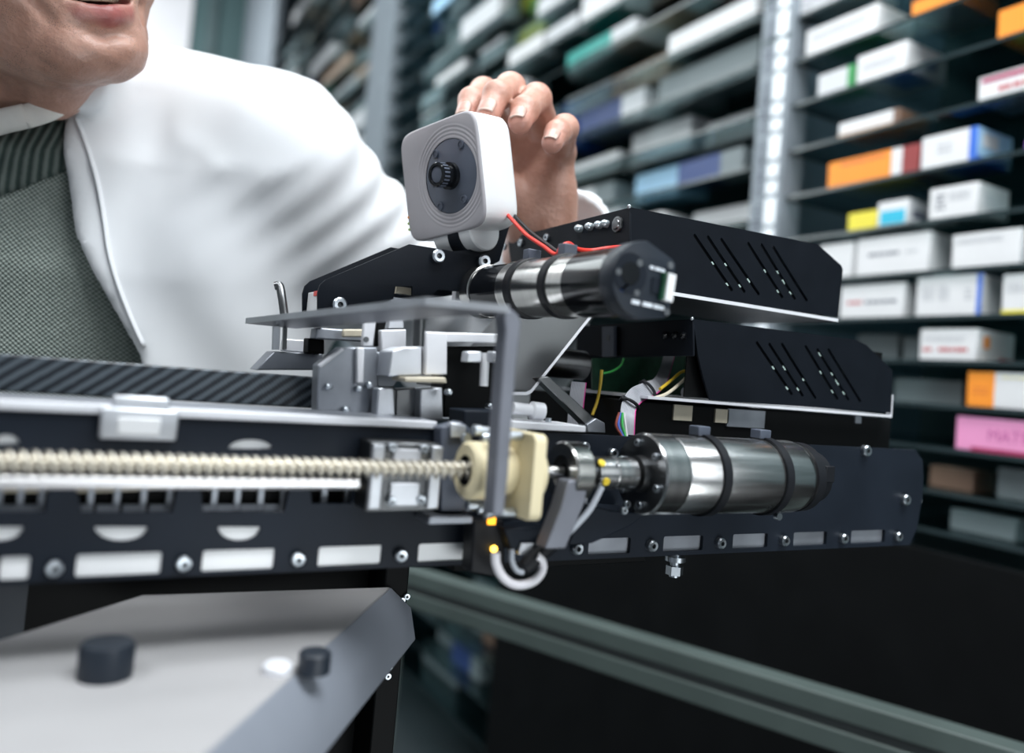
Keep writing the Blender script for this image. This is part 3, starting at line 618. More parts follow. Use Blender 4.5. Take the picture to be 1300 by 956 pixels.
# ---- wires to the camera
def cable(name, label, cat, pts, r, m, group=None, **k):
    o = MB().tube(pts, r, 10, **k).build(name, M[m], ang=80); return tag(o, label, cat, group)
cable('power_wire', 'red wire looping from the white camera module over the slim motor', 'wire', [aD(x, y, d) for x, y, d in ((640, 268, .535), (651, 280, .520), (668, 298, .50), (690, 313, .478), (702, 322, .466), (708, 322, .462), (712, 314, .462), (722, 309, .466), (733, 316, .474), (750, 318, .486), (772, 315, .488), (790, 313, .50))], .0013, 'red_wire')
cable('power_wire', 'black wire looping from the white camera module over the slim motor', 'wire', [aD(x, y, d) for x, y, d in ((642, 262, .545), (656, 277, .53), (674, 295, .51), (694, 310, .488), (706, 319, .476), (712, 322, .470), (716, 314, .470), (724, 311, .474), (735, 319, .48), (752, 321, .488), (774, 318, .496), (790, 316, .506))], .0013, 'black_wire')
# ---- carriage bracket: top plate with long tip, and the upright leg that holds the nut
kb = thing('carriage_bracket', 'grey sheet bracket with pointed top plate and upright leg across the cream nut', 'bracket', aY(640, 655, .325))
C_ = aD(540, 387, .352); T_ = aD(312, 411, .475); Rr = aD(652, 399, .357); T2 = T_+(Rr-C_)*.75
up3 = np.array([0, 0, .0034])
fil = [aD(x, y, d) for x, y, d in ((646, 397, .357), (654, 400, .3575), (660, 409, .358))]
b = MB(); b.prism([T_, C_, fil[0], T2], up3); b.build('top_plate', M['sheet'], kb, bevel=.0006)
for a_, c_, nm_ in ((T_, C_, 'bright_edge'), (C_, fil[0], 'bright_edge')):  # pale strips added along the near edges in place of their highlight
    o3 = np.cross(c_-a_, ZZ); o3 = o3/np.linalg.norm(o3)*.0003; MB().hexa([a_, c_, c_+o3, a_+o3, a_+up3, c_+up3, c_+up3+o3, a_+up3+o3]).build(nm_, M['alu'], kb)
LY = .316
leg_px = [(644, 392), (652, 394), (659, 400), (662, 410), (655, 470), (646, 600), (640, 655), (626, 655), (632, 560), (638, 470), (642, 420), (640, 402)]
LP = [aY(a, c, LY) for a, c in leg_px]; b = MB(); b.prism(LP, (-.001, .008, 0)); b.build('upright_leg', M['sheet'], kb, bevel=.0008)
# ---- gripper head blocks under the top plate
gh = thing('gripper_head', 'blurred cluster of grey aluminium gripper blocks under the pointed top plate', 'gripper', aY(500, 532, .42))
def gb(name, px, Y, dy, m, bevel=.0008): MB().prism([aY(a, c, Y) for a, c in px], (0, dy, 0)).build(name, M[m], gh, bevel=bevel)
gb('cheek_block', [(402, 530), (404, 464), (434, 441), (479, 441), (482, 532)], .425, .012, 'alu_mid')
gb('cheek_edge', [(404, 464), (434, 441), (438, 444), (408, 468)], .4245, .004, 'alu_light')
gb('bright_rib', [(453, 441), (463, 441), (462, 487), (453, 487)], .421, .004, 'alu_light')
gb('curved_cheek', [(463, 444), (500, 450), (508, 480), (500, 492), (466, 492)], .428, .012, 'alu_mid')
gb('block', [(493, 478), (497, 446), (512, 441), (536, 440), (536, 476)], .405, .02, 'alu')
gb('riser_block', [(540, 476), (541, 421), (568, 422), (568, 476)], .402, .015, 'alu_light')
gb('cross_block', [(566, 422), (640, 424), (640, 436), (566, 435)], .405, .02, 'alu_light')
gb('pale_strip', [(514, 479), (566, 479), (568, 487), (514, 485)], .395, .02, 'cream_wire')
gb('lower_block', [(478, 528), (480, 493), (500, 492), (502, 528)], .412, .01, 'alu')
gb('lower_block', [(502, 528), (503, 494), (532, 492), (532, 530)], .418, .01, 'dark_steel')
gb('lower_block', [(533, 532), (534, 493), (562, 492), (563, 534)], .41, .012, 'alu')
gb('dark_carriage', [(566, 440), (640, 440), (640, 522), (563, 530)], .412, .02, 'plinth')
gb('base_plate', [(402, 533), (404, 530), (586, 530), (590, 535)], .41, .012, 'alu_mid')
gb('slide_block', [(589, 550), (590, 521), (640, 522), (640, 552)], .378, .02, 'plate')
gb('white_block', [(484, 446), (484, 419), (516, 418), (516, 446)], .43, .01, 'alu_light')
gb('slotted_strip', [(460, 440), (463, 404), (478, 404), (474, 440)], .43, .004, 'alu_light')
c = aY(465, 431, .4295); MB().cyl(c, c+np.array([0, .001, 0]), .0016, n=14).build('strip_hole', M['socket'], gh)
gb('dark_spacer', [(476, 440), (480, 408), (492, 404), (484, 440)], .435, .004, 'plinth')
gb('grub', [(492, 418), (494, 404), (512, 400), (514, 418)], .445, .01, 'alu')
gb('rear_bar', [(400, 430), (402, 416), (462, 420), (462, 434)], .455, .012, 'alu_mid')
gb('pale_pin', [(436, 428), (436, 418), (462, 418), (462, 428)], .446, .004, 'cream_wire')
for x0, r in ((531, .0032), (614, .0026)):
    c = aY(x0, 440 if x0 < 600 else 490, .395); d = aY(x0+2, 396 if x0 < 600 else 448, .395); MB().cyl(c, d, r, n=16).build('pin', M['dark_steel'] if x0 < 600 else M['alu_light'], gh)
c = aY(531, 394, .39); MB().cyl(c, c+np.array([0, 0, .006]), .0042, n=18).build('pin_head', M['alu_mid'], gh)
gb('clamp_knuckle', [(592, 460), (594, 446), (612, 446), (612, 460)], .39, .008, 'alu'); gb('clamp_knuckle', [(626, 460), (626, 446), (642, 448), (642, 462)], .385, .008, 'alu')
for x, y in ((417, 491), (455, 494), (468, 489), (569, 498), (621, 516), (439, 520)): c = aY(x, y, .4225 if x < 500 else .4); MB().lathe(c, YN, [(-.002, .0018), (.002, .0018), (.003, .001)], 14).build('screw', M['screw'], gh)
gb('tray_pad', [(325, 470), (348, 446), (410, 449), (410, 470)], .475, .02, 'alu_mid'); gb('dark_block', [(391, 448), (392, 429), (412, 431), (412, 450)], .465, .012, 'plinth'); gb('pale_block', [(360, 446), (362, 430), (392, 432), (392, 448)], .49, .01, 'alu_light')
for x0, x1 in ((346, 355), (359, 364)): gb('thin_post', [(x0, 444), (x0+1, 414), (x1+1, 414), (x1, 444)], .477 if x0 < 350 else .482, .003, 'alu' if x0 < 350 else 'dark_steel', .0003)
hk = MB().tube([aD(x, y, d) for x, y, d in ((349, 363, .49), (355, 363, .49), (358, 378, .487), (361, 400, .484), (362, 412, .482))], .0026, 12).build('bent_lever', M['dark_steel'], ang=80); tag(hk, 'small bent steel lever sticking up left of the black camera bracket', 'lever')
# yoke bolts left of the nut
yk = thing('carriage_yoke', 'dark carriage block with bright bolts between bearing block and cream nut', 'carriage block', aY(580, 640, .37))
P_ = [aY(a, c, .368) for a, c in ((560, 650), (560, 543), (586, 535), (598, 545), (600, 650))]; MB().prism(P_, (0, .01, 0)).build('yoke_plate', M['slate'], yk, bevel=.0008)
P_ = [aY(a, c, .366) for a, c in ((572, 556), (572, 536), (592, 540), (592, 556))]; MB().prism(P_, (0, .004, 0)).build('yoke_ear', M['alu'], yk, bevel=.0006)
for x, y, x2 in ((594, 557, 590), (640, 556, 612), (637, 646, 608)): a = aY(x, y, .352); c = aY(x2, y, .354); MB().lathe(a, c-a, [(0, .0028), (np.linalg.norm(c-a), .0028), (np.linalg.norm(c-a)+.0006, .002)], 16).build('yoke_bolt', M['screw'], yk)
# ---- sensor with amber lamps and cables
sn = thing('limit_sensor', 'black sensor block with two glowing amber lamps below the cream nut', 'sensor', aY(622, 728, .362))
P_ = [aY(a, c, .360) for a, c in ((598, 727), (602, 662), (640, 660), (642, 735)) ]; MB().prism(P_, (0, .012, 0)).build('sensor_body', M['rubber'], sn, bevel=.001)
c = aY(624, 661, .3585); MB().obox(c, (.0021, 0, 0), (0, .001, 0), (0, 0, .0019)).build('status_lamp', M['amber'], sn, bevel=.0004)
c = aY(627, 697, .3585); MB().ball(c, .0018, 14, 10).build('status_lamp', M['amber2'], sn)
P_ = [aY(a, c, .352) for a, c in ((640, 672), (690, 668), (696, 705), (650, 700))]; MB().prism(P_, (0, .016, 0)).build('sensor_bracket', M['plate'], sn, bevel=.0008)
P_ = [aY(a, c, .350) for a, c in ((662, 690), (678, 690), (672, 706), (658, 704))]; MB().prism(P_, (0, .004, 0)).build('pale_tag', M['alu'], sn)
cable('sensor_cable', 'thick white cable loop hanging below the amber lamps', 'cable', [aY(x, y, .345) for x, y in ((629, 702), (630, 716), (637, 731), (650, 741), (666, 742), (681, 735), (689, 722), (687, 711), (681, 706))], .0023, 'white_wire')
a = aY(700, 690, .349); c = aY(664, 722, .347); o = MB().lathe(a, c-a, [(0, .0045), (np.linalg.norm(c-a)*.8, .0045), (np.linalg.norm(c-a), .0036)], 18).build('cable_plug', M['rubber']); tag(o, 'black cable plug slanting inside the white cable loop', 'plug')
cable('signal_cable', 'grey cable curving down left from the coupling to the leaning arm', 'cable', [aY(x, y, .338) for x, y in ((764, 618), (758, 630), (748, 648), (732, 666), (716, 682), (704, 694))], .0017, 'grey_wire')
cable('signal_cable', 'thin black cable drooping inside the white cable loop', 'cable', [aY(x, y, .343) for x, y in ((650, 698), (650, 712), (656, 724), (664, 727))], .0013, 'grey_wire')
# ---- ribbon cables and loose wires by the lower box
def ribbon(name, label, pts, w, dirs, tied=()):
    t = thing(name, label, 'ribbon cable', pts[-1]); E = []
    P = [np.asarray(p) for p in pts]; D = [np.asarray(d)/np.linalg.norm(d) for d in dirs]
    Q = []; Dq = []
    Ex = [2*P[0]-P[1]]+P+[2*P[-1]-P[-2]]
    for i in range(1, len(Ex)-2):
        for k in range(6):
            u = k/6; p0, p1, p2, p3 = Ex[i-1:i+3]; Q.append(.5*((2*p1)+(-p0+p2)*u+(2*p0-5*p1+4*p2-p3)*u*u+(-p0+3*p1-3*p2+p3)*u**3)); dd = D[i-1]*(1-u)+D[i]*u; Dq.append(dd/np.linalg.norm(dd))
    Q.append(P[-1]); Dq.append(D[-1])
    n = 14
    for nm, k0, k1, m in (('ribbon', 0, n-1, 'ribbon'), ('ribbon_edge', n-1, n, 'pink')):
        b = MB()
        for k in range(k0, k1):
            rows = []
            for q, d in zip(Q, Dq):
                i = len(rows); tg = Q[min(i+1, len(Q)-1)]-Q[max(i-1, 0)]; nn = np.cross(tg, d); nn /= np.linalg.norm(nn)
                c = q+d*w*((k+.5)/n-.5); rows.append([b.bm.verts.new(V(c+d*w/n*.5*math.cos(2*PI*j/6)+nn*.00055*math.sin(2*PI*j/6))) for j in range(6)])
            for A, B in zip(rows, rows[1:]):
                for j in range(6): b._f([A[j], A[(j+1) % 6], B[(j+1) % 6], B[j]])
            b._f(rows[0][::-1]); b._f(rows[-1])
        b.build(nm, M[m], t, ang=80)
    for i, f in tied:
        c = Q[i]; d = Dq[i]; tg = Q[i+1]-Q[i-1]; tg /= np.linalg.norm(tg); nn = np.cross(tg, d)
        ring = [c+d*w*.55*math.cos(2*PI*k/24)+nn*.0028*math.sin(2*PI*k/24) for k in range(25)]
        ti = MB().tube(ring, .0011, 8, sub=1).build('cable_tie', M['rubber'], t, ang=80)
        MB().obox(c-d*w*.55, d*.0014, nn*.002, tg*.0018).build('tie_head', M['rubber'], ti, bevel=.0004)
    return t
rp = [aY(x, y, Y) for x, y, Y in ((852, 440, .45), (846, 465, .44), (838, 484, .425), (826, 493, .412), (808, 502, .402), (799, 515, .396), (797, 530, .390), (796, 552, .388))]
rd = [(1, .1, 0), (1, .1, .1), (1, 0, -.25), (.75, -.15, -.75), (.6, -.2, -.75), (.9, -.1, -.35), (1, 0, -.05), (1, 0, 0)]
ribbon('ribbon_cable', 'grey ribbon cable with magenta edge and black ties, bending out of lower box', rp, .0115, rd, ((19, 1), (29, 1)))
ribbon('ribbon_cable', 'grey ribbon cable hanging straight in the dark gap behind the diagonal brace', [aY(x, y, .43) for x, y in ((735, 485), (732, 510), (729, 545))], .012, [(1, 0, 0)]*3)
for c_, pts, lb_ in (('yellow_wire', ((882, 470, .425), (866, 472, .42), (852, 483, .415), (838, 494, .408)), 'yellow wire beside the tied ribbon cable under the lower box'), ('cream_wire', ((876, 474, .415), (862, 488, .41), (846, 500, .404), (832, 505, .402)), 'cream wire beside the tied ribbon cable under the lower box'), ('yellow_wire', ((764, 470, .44), (762, 490, .438), (758, 510, .436), (752, 527, .434)), 'yellow wire hanging in the dark gap left of the tied ribbon cable'), ('green_wire', ((792, 455, .452), (788, 464, .452), (778, 471, .452), (766, 474, .452)), 'dim green wire curling at the back of the dark gap')):
    cable('loose_wire', lb_, 'wire', [aY(*q) for q in pts], .0011 if c_ != 'green_wire' else .0008, c_)
for c_, dx_ in (('green_wire', 0), ('blue_wire', -5), ('brown_wire', -8), ('white_wire', 4)):
    cable('ribbon_strand', {'green_wire': 'green', 'blue_wire': 'blue', 'brown_wire': 'brown', 'white_wire': 'white'}[c_]+' strand fanning out at the lower end of the tied ribbon cable', 'wire', [aY(790+dx_*.5, 524, .388), aY(790+dx_, 540, .386), aY(793+dx_*.6, 552, .385), aY(796+dx_*.3, 562, .384)], .0008, c_)
# ---- platform at lower left
zp = -.135
pf = thing('work_platform', 'pale grey metal platform with sloping right edge, below the rail at lower left', 'platform', aZ(250, 800, zp)+np.array([0, 0, -.03]))
A1, A2, A3 = aZ(0, 812, zp), aZ(180, 755, zp), aZ(496, 745, zp); A4 = aZ(390, 840, zp)
A1 = A2+(A1-A2)*2.6; A5 = A3+(A4-A3)*2.0
b = MB(); b.prism([A1, A2, A3, A5], (0, 0, -.004)); b.build('platform_top', M['platform'], pf, bevel=.001)
e0 = A3; e1_ = A5; out = np.array([.020, .0, -.018])
dn = np.array([0, 0, -.016]); Ei = aZ(500, 752, zp-.006); Eo = Ei+(A5-A3)*1.0
b = MB(); b.hexa([e0+dn, e1_+dn, e1_, e0, e0+out+dn, e1_+out+dn, e1_+out*.75, e0+out*.75][0:8]) ; b.build('platform_edge', M['platform_edge'], pf, bevel=.001)
MB().prism([A1*.999+np.array([0, 0, -.0045]), A2+np.array([0, -.003, -.0045]), A3+np.array([-.004, -.003, -.0045]), A5+np.array([-.004, 0, -.0045])], (0, 0, -.010)).build('platform_frame', M['platform_edge'], pf)
kc = aZ(133, 858, zp); kn = thing('clamp_knob', 'blurred black round knob standing on the pale platform', 'knob', kc)
MB().lathe(kc, (0, 0, 1), [(0, .0105), (.012, .0105), (.0135, .0095)], 32).build('knob_body', M['cap'], kn)
c = aZ(352, 853, zp); o = MB().lathe(c, (0, 0, 1), [(0, .0065), (.003, .0065), (.0042, .005)], 24).build('dome_screw', M['alu_light']); tag(o, 'blurred bright round screw on the front of the pale platform', 'screw')
c = aZ(398, 853, zp); o = MB().lathe(c, (0, 0, 1), [(0, .007), (.008, .007), (.009, .006)], 24).build('dark_stud', M['cap']); tag(o, 'dark stud at the front right corner of the pale platform', 'stud')
sp = thing('support_post', 'black support post with small bolts, at the right of the pale platform', 'post', (.2, .47, FLOOR))
a = aY(487, 760, .465); c = aY(517, 760, .465)
MB().box((a[0], .465, FLOOR), (c[0], .51, -.106)).build('post_body', M['plinth'], sp, bevel=.001)
MB().box((-.16, .47, -.113), (c[0], .51, -.102)).build('cross_beam', M['plinth'], sp, bevel=.001)
MB().box((-.16, .495, -.30), (c[0]-.01, .499, -.113)).build('rear_web', M['plinth'], sp)
for x, y in ((510, 762), (516, 757), (494, 846), (492, 858)): screw(sp, aY(x, y, .4648), YN, .0022, .0016)
for x, y in ((365, 732), (417, 735), (461, 731), (484, 725)): q = aY(x, y, .4698); q[2] = -.1075; screw(sp, q, YN, .0026, .002)
cxx = MB().box((-.16, .488, -.30), (-.005, .492, -.114)).build('apron_panel', M['slate']); tag(cxx, 'dark grey apron panel under the rail at the left frame edge', 'panel')
cxx.data.materials[0] = M['cap']
# inner frame bed joining rail, carbon beam and base
bd = MB().box((.19, .3835, -.106), (.32, .52, -.096)).build('machine_bed', M['plinth'], bevel=.001); tag(bd, 'black bed plate of the machine between rail and base block', 'machine bed')
# ------------------------------------------------------------------ the room
def struct(o, kind='structure'): o['kind'] = kind; return o
def slab(name, a, b, m): return struct(MB().box(a, b).build(name, m, smooth=False))
m_floor = mat('dark_vinyl_floor', (.04, .05, .055), .4, 0, .2, 3); m_wall = wall_mat('pale_wall_paint', (.55, .57, .60)); m_ceil = wall_mat('white_ceiling', (.7, .72, .74))
RX0, RX1, RY0, RY1, RZ = -2.6, 1.75, -2.4, 7.2, 3.6
slab('floor', (RX0, RY0, FLOOR-.05), (RX1, RY1, FLOOR), m_floor)
slab('ceiling', (RX0, RY0, RZ), (RX1, RY1, RZ+.05), m_ceil)
slab('wall_right', (RX1, RY0, FLOOR), (RX1+.05, RY1, RZ), M['back'])
slab('wall_left', (RX0-.05, RY0, FLOOR), (RX0, RY1, RZ), m_wall)
slab('wall_back', (RX0, RY1, FLOOR), (RX1, RY1+.05, RZ), wall_mat('grey_green_wall', (.06, .11, .115)))
slab('wall_front', (RX0, RY0-.05, FLOOR), (RX1, RY0, RZ), m_wall)
dr = thing('door_1', '', '', (.2, RY1-.03, FLOOR)); struct(dr)
pa, pb = aY(176, 15, RY1-.04), aY(244, 15, RY1-.04)
MB().box((pa[0]-.6, RY1-.045, FLOOR), (pb[0], RY1-.005, 3.5)).build('door_panel', wall_mat('pale_door', (.62, .61, .63)), dr)
MB().box((pb[0]+.12, RY1-.05, FLOOR), (pb[0]+.2, RY1-.005, 3.5)).build('door_frame', M['back'], dr)
# ------------------------------------------------------------------ glass shelving
XS, XB, XE = 1.06, 1.068, 1.60
ROWZ = dict(zip('yzabcdefghijkl', (.752, .672, .5923, .5138, .4328, .3518, .2753, .2021, .1365, .0738, .0123, -.0468, -.1059, -.1596)))
ORD = ['first', 'second', 'third', 'fourth', 'fifth', 'sixth', 'seventh', 'eighth', 'ninth', 'tenth', 'eleventh', 'twelfth', 'thirteenth', 'fourteenth', 'fifteenth', 'sixteenth', 'seventeenth', 'eighteenth', 'nineteenth', 'twentieth', 'twenty-first', 'twenty-second', 'twenty-third', 'twenty-fourth', 'twenty-fifth', 'twenty-sixth', 'twenty-seventh', 'twenty-eighth', 'twenty-ninth', 'thirtieth']
YP1 = (aX(1003, 150, XS)[1], aX(966, 150, XS)[1])
YP2 = (aX(497, 100, XS)[1], aX(470, 100, XS)[1])
YP3 = (aX(350, 40, XS)[1], aX(312, 40, XS)[1])
def upright(y0, y1, label, slots=True):
    t = thing('shelf_upright', label, 'shelf post', (XS, (y0+y1)/2, FLOOR))
    MB().box((XS-.012, y0, FLOOR), (XS+.04, y1, RZ)).build('post_body', M['post'], t, bevel=.002)
    MB().box((XS+.03, y1+.012, FLOOR), (XE, y1+.022, RZ)).build('side_partition', M['panel'], t)
    w = y1-y0
    if slots:
        z = -.25; b = MB(); c = MB(); k = 0; i = 0
        while z < 1.0:
            h = (.043, .020, .020, .046, .022, .024)[i % 6]; i += 1
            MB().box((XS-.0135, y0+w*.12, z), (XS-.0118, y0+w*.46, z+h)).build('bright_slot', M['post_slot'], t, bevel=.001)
            for q in range(5): c.box((XS-.0128, y0+w*.60, z+q*.0085), (XS-.0119, y0+w*(.86 if q % 2 else .78), z+q*.0085+.0042))
            z += h+.008
            if z % .09 < .02: MB().box((XS-.0132, y0, z-.0055), (XS-.0119, y1, z-.001)).build('joint_groove', M['back'], t)
        o = c.build('scale_marks', M['slate'], t); struct(o, 'stuff')
    return t
upright(*YP1, 'grey slotted shelf post with bright white slots, nearest to the right')
upright(*YP2, 'blurred grey shelf post behind the shoulder and the white camera module', False)
upright(*YP3, 'blurred far shelf post just above the white coat shoulder', False)
def glass_shelf(y0, y1, z, label, group):
    b = MB(); b.m(0); v = [b.bm.verts.new(V(p)) for p in ((XS, y0, z-.006), (XE, y0, z-.006), (XE, y1, z-.006), (XS, y1, z-.006), (XS, y0, z), (XE, y0, z), (XE, y1, z), (XS, y1, z))]
    b._f([v[i] for i in (3, 2, 1, 0)]); b._f([v[i] for i in (4, 5, 6, 7)]); b.m(1)
    for q in ((0, 1, 5, 4), (1, 2, 6, 5), (2, 3, 7, 6), (3, 0, 4, 7)): b._f([v[i] for i in q])
    o = b.build('glass_shelf', [M['glass'], M['glass_edge']], smooth=False); return tag(o, label, 'shelf', group)
rows1 = list(ROWZ.items())
for i, (k, z) in enumerate(rows1):
    glass_shelf(.25, YP1[0]-.002, z, ORD[i]+' glass shelf from the top in the near right bay', 'glass shelves of the near right bay')
ZF = [-.98+.105*i for i in range(8)]+[.03+.098*i for i in range(16)]
ZV = [z for z in ZF if z > .05]
for i, z in enumerate(ZF[::-1]):
    glass_shelf(YP1[1]+.024, YP2[0]-.002, z, ORD[i]+' glass shelf from the top in the blurred middle bay', 'glass shelves of the middle bay')
Z3 = [.55+.13*i for i in range(13)]
for i, z in enumerate(Z3[::-1]):
    glass_shelf(YP2[1]+.024, YP3[0]-.002, z, ORD[i]+' glass shelf from the top in the blurred far bay', 'glass shelves of the far bay')
sb = MB().box((XS-.034, -.6, FLOOR), (XS-.016, 1.80, -.185)).build('shelf_plinth', M['plinth']); tag(sb, 'black plinth cabinet under the near right shelves', 'cabinet')
bk = MB().box((XE+.002, -.6, FLOOR), (XE+.02, YP3[1], RZ)).build('shelf_back_panel', M['back']); tag(bk, 'dark back panel behind the glass shelves', 'panel')
# ------------------------------------------------------------------ medicine cartons
CM = {}
def card(name, c):
    if name not in CM: CM[name] = mat('card_'+name, c, .5, 0, .03, 20)
    return CM[name]
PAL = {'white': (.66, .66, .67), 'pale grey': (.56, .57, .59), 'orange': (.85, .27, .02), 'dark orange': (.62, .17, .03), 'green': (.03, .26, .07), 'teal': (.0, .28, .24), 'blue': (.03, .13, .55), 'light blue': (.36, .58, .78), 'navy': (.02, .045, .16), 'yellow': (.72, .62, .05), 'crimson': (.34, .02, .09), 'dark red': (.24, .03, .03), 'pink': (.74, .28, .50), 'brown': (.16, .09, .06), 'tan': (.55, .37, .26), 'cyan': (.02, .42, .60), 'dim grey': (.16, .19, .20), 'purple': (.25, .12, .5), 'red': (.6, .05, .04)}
for k_, c_ in PAL.items(): card(k_, c_)
card('ink', (.10, .11, .15)); card('ink_red', (.45, .05, .06)); card('ink_soft', (.42, .43, .46))
def carton(label, y_far, y_near, z0, h, depth, segs, xf=XB, top=None, ink=None, group=None, side=None, jit=0):
    """segs: (fraction along the front from its far end, colour, end colour?)"""
    mats = [CM[s[1]] for s in segs]+[CM[top or segs[0][1]], CM[side or segs[-1][1]]]; nt = len(segs)
    b = MB(); W = y_far-y_near; acc = 0
    cuts = [y_far]
    for s in segs: acc += s[0]; cuts.append(y_far-W*min(1, acc))
    cuts[-1] = y_near
    rows = [[b.bm.verts.new((x, y, z)) for (x, z) in ((xf, z0), (xf, z0+h), (xf+depth, z0+h), (xf+depth, z0))] for y in cuts]
    for i, (A, B) in enumerate(zip(rows, rows[1:])):
        for q in range(4):
            b.m(i if q in (0, 2, 3) else (nt if top else i)); b._f([A[q], A[(q+1) % 4], B[(q+1) % 4], B[q]])
    b.m(0); b._f(rows[0][::-1]); b.m(nt+1 if side else nt-1); b._f(rows[-1])
    o = b.build('medicine_carton', mats, bevel=.0007, bseg=1)
    tag(o, label, 'carton', group)
    return o
def lines(o, y0, y1, z, n, h, gap, m, xf=XB, broken=True):
    b = MB()
    for k in range(n):
        y = y0
        while y > y1+.002:
            w = random.uniform(.004, .011) if broken else (y0-y1); ye = max(y-w, y1)
            b.box((xf-.0004, ye, z-k*(h+gap)), (xf+.0001, y, z-k*(h+gap)+h)); y = ye-random.uniform(.0012, .003)
    t = b.build('printed_text', CM[m], o, smooth=False); return t
def near(label, row, xl, xr, yt, segs, depth=.07, top=None, side=None, ink=None, dx=0, z_add=0):
    xf = XB+dx; z0 = ROWZ[row]+.0004+z_add; ym = yt+18
    yf, yn = aX(xl, ym, xf)[1], aX(xr, ym, xf)[1]; zt_ = aX(xl, yt, xf)[2]; h = min(.058, max(.012, zt_-z0))
    o = carton(label, yf, yn, z0, h, depth, segs, xf, top, None, None, side)
    return o, yf, yn, z0, h, xf
def text(r, f0, f1, zf, n, hh, m):
    o, yf, yn, z0, h, xf = r; W = yf-yn; lines(o, yf-W*f0, yf-W*f1, z0+h*zf, n, hh, hh*1.1, m, xf)
def patch(r, f0, f1, z0f, z1f, m, name='colour_patch'):
    o, yf, yn, z0, h, xf = r; W = yf-yn; MB().box((xf-.0004, yf-W*f1, z0+h*z0f), (xf+.0001, yf-W*f0, z0+h*z1f)).build(name, CM[m], o, smooth=False)
def bpatch(r, f0, f1, m, d=.095):
    o, yf, yn, z0, h, xf = r; W = yf-yn; MB().box((xf+.001, yf-W*f1, z0-.0003), (xf+d, yf-W*f0, z0+.0002)).build('base_print', CM[m], o, smooth=False)
def spatch(r, d0, d1, z0f, z1f, m):
    o, yf, yn, z0, h, xf = r; MB().box((xf+d0, yn-.0004, z0+h*z0f), (xf+d1, yn+.0001, z0+h*z1f)).build('side_print', CM[m], o, smooth=False)
W1 = [(1, 'white')]
r = near('white carton at the top edge beside the slotted post, bottom in view', 'z', 1014, 1088, -12, [(1, 'pale grey')], .10); text(r, .1, .8, .35, 2, .003, 'ink_soft')
r = near('teal and dark carton at the top right, above the orange carton', 'z', 1214, 1300, -30, [(.35, 'teal'), (.65, 'navy')], .1)
r = near('large white carton with green underside beside the slotted post', 'a', 1023, 1112, 41, W1, .09); text(r, .1, .85, .75, 3, .0028, 'ink_soft'); bpatch(r, .25, .98, 'green', .08); spatch(r, .01, .08, .2, .9, 'pale grey')
r = near('bright orange carton with grey base in the top row', 'a', 1157, 1216, 4, [(1, 'orange')], .095, top='orange', side='dark orange')
bpatch(r, 0.02, .98, 'pale grey', .09)
r = near('small white carton with green corner under the large white one', 'b', 1038, 1083, 97, [(.82, 'pale grey'), (.18, 'green')], .06); bpatch(r, .0, 1, 'green', .05)
r = near('white carton with round blue print, second shelf row', 'b', 1088, 1150, 73, W1, .10); text(r, .12, .8, .62, 3, .0024, 'ink_soft'); bpatch(r, .45, .99, 'blue', .07); spatch(r, .045, .075, .3, .6, 'navy')
r = near('orange carton with yellow base cut by the right frame edge', 'b', 1267, 1335, 15, [(1, 'orange')], .08); bpatch(r, .2, 1, 'yellow', .07)
r = near('pale carton with tan lower half, third row beside the post', 'c', 1064, 1140, 158, [(.9, 'white'), (.1, 'brown')], .07, side='brown'); bpatch(r, 0, .9, 'tan', .065); patch(r, 0, .9, 0, .25, 'tan')
r = near('white carton with crimson top band at the right edge', 'c', 1242, 1330, 100, W1, .08); patch(r, .05, 1, .72, .92, 'crimson', 'colour_band'); text(r, .3, .95, .28, 1, .006, 'ink_red')
r = near('orange carton with white band and dark red end', 'd', 1051, 1165, 208, [(.72, 'orange'), (.11, 'white'), (.17, 'dark red')], .09, side='dark red'); text(r, .15, .65, .8, 1, .003, 'ink_red'); bpatch(r, .02, .25, 'white', .085); bpatch(r, .26, .83, 'yellow', .085)
r = near('white carton with bright blue edges and blue side', 'd', 1170, 1240, 176, [(.86, 'white'), (.14, 'blue')], .085, top='blue', side='light blue'); text(r, .3, .55, .6, 2, .004, 'ink_soft'); spatch(r, .012, .05, .45, .85, 'white'); spatch(r, .0, .07, .0, .16, 'blue'); bpatch(r, .3, .98, 'blue', .08)
r = near('purple carton peeking in at the right frame edge', 'd', 1298, 1340, 226, [(1, 'purple')], .05)
r = near('low yellow carton behind the top right corner of the upper box', 'e', 1076, 1112, 272, [(1, 'yellow')], .06)
r = near('small white carton with cyan patch, fifth row', 'e', 1114, 1152, 258, W1, .055, side='pale grey'); patch(r, .1, .92, .08, .62, 'cyan'); spatch(r, .012, .045, .3, .6, 'ink')
r = near('white carton with square grey code print, fifth row', 'e', 1180, 1241, 241, W1, .075); text(r, .42, .85, .75, 3, .0022, 'ink_soft'); text(r, .14, .34, .72, 4, .003, 'ink'); spatch(r, .014, .06, .3, .7, 'pale grey')
r = near('plain white carton just right of the upper box corner, sixth row', 'f', 1040, 1082, 312, [(1, 'white')], .06)
r = near('long white carton with grey text line, sixth row', 'f', 1088, 1180, 300, W1, .06, side='white'); text(r, .18, .62, .5, 1, .005, 'ink'); text(r, .7, .85, .5, 1, .004, 'ink_soft')
r = near('clean white carton with faint lines, right of the sixth row', 'f', 1209, 1296, 299, W1, .07); text(r, .08, .75, .8, 2, .002, 'ink_soft')
r = near('white carton with red and black words beside the upper box', 'g', 1067, 1147, 364, W1, .06); text(r, .12, .36, .42, 1, .005, 'ink_red'); text(r, .42, .92, .42, 1, .005, 'ink')
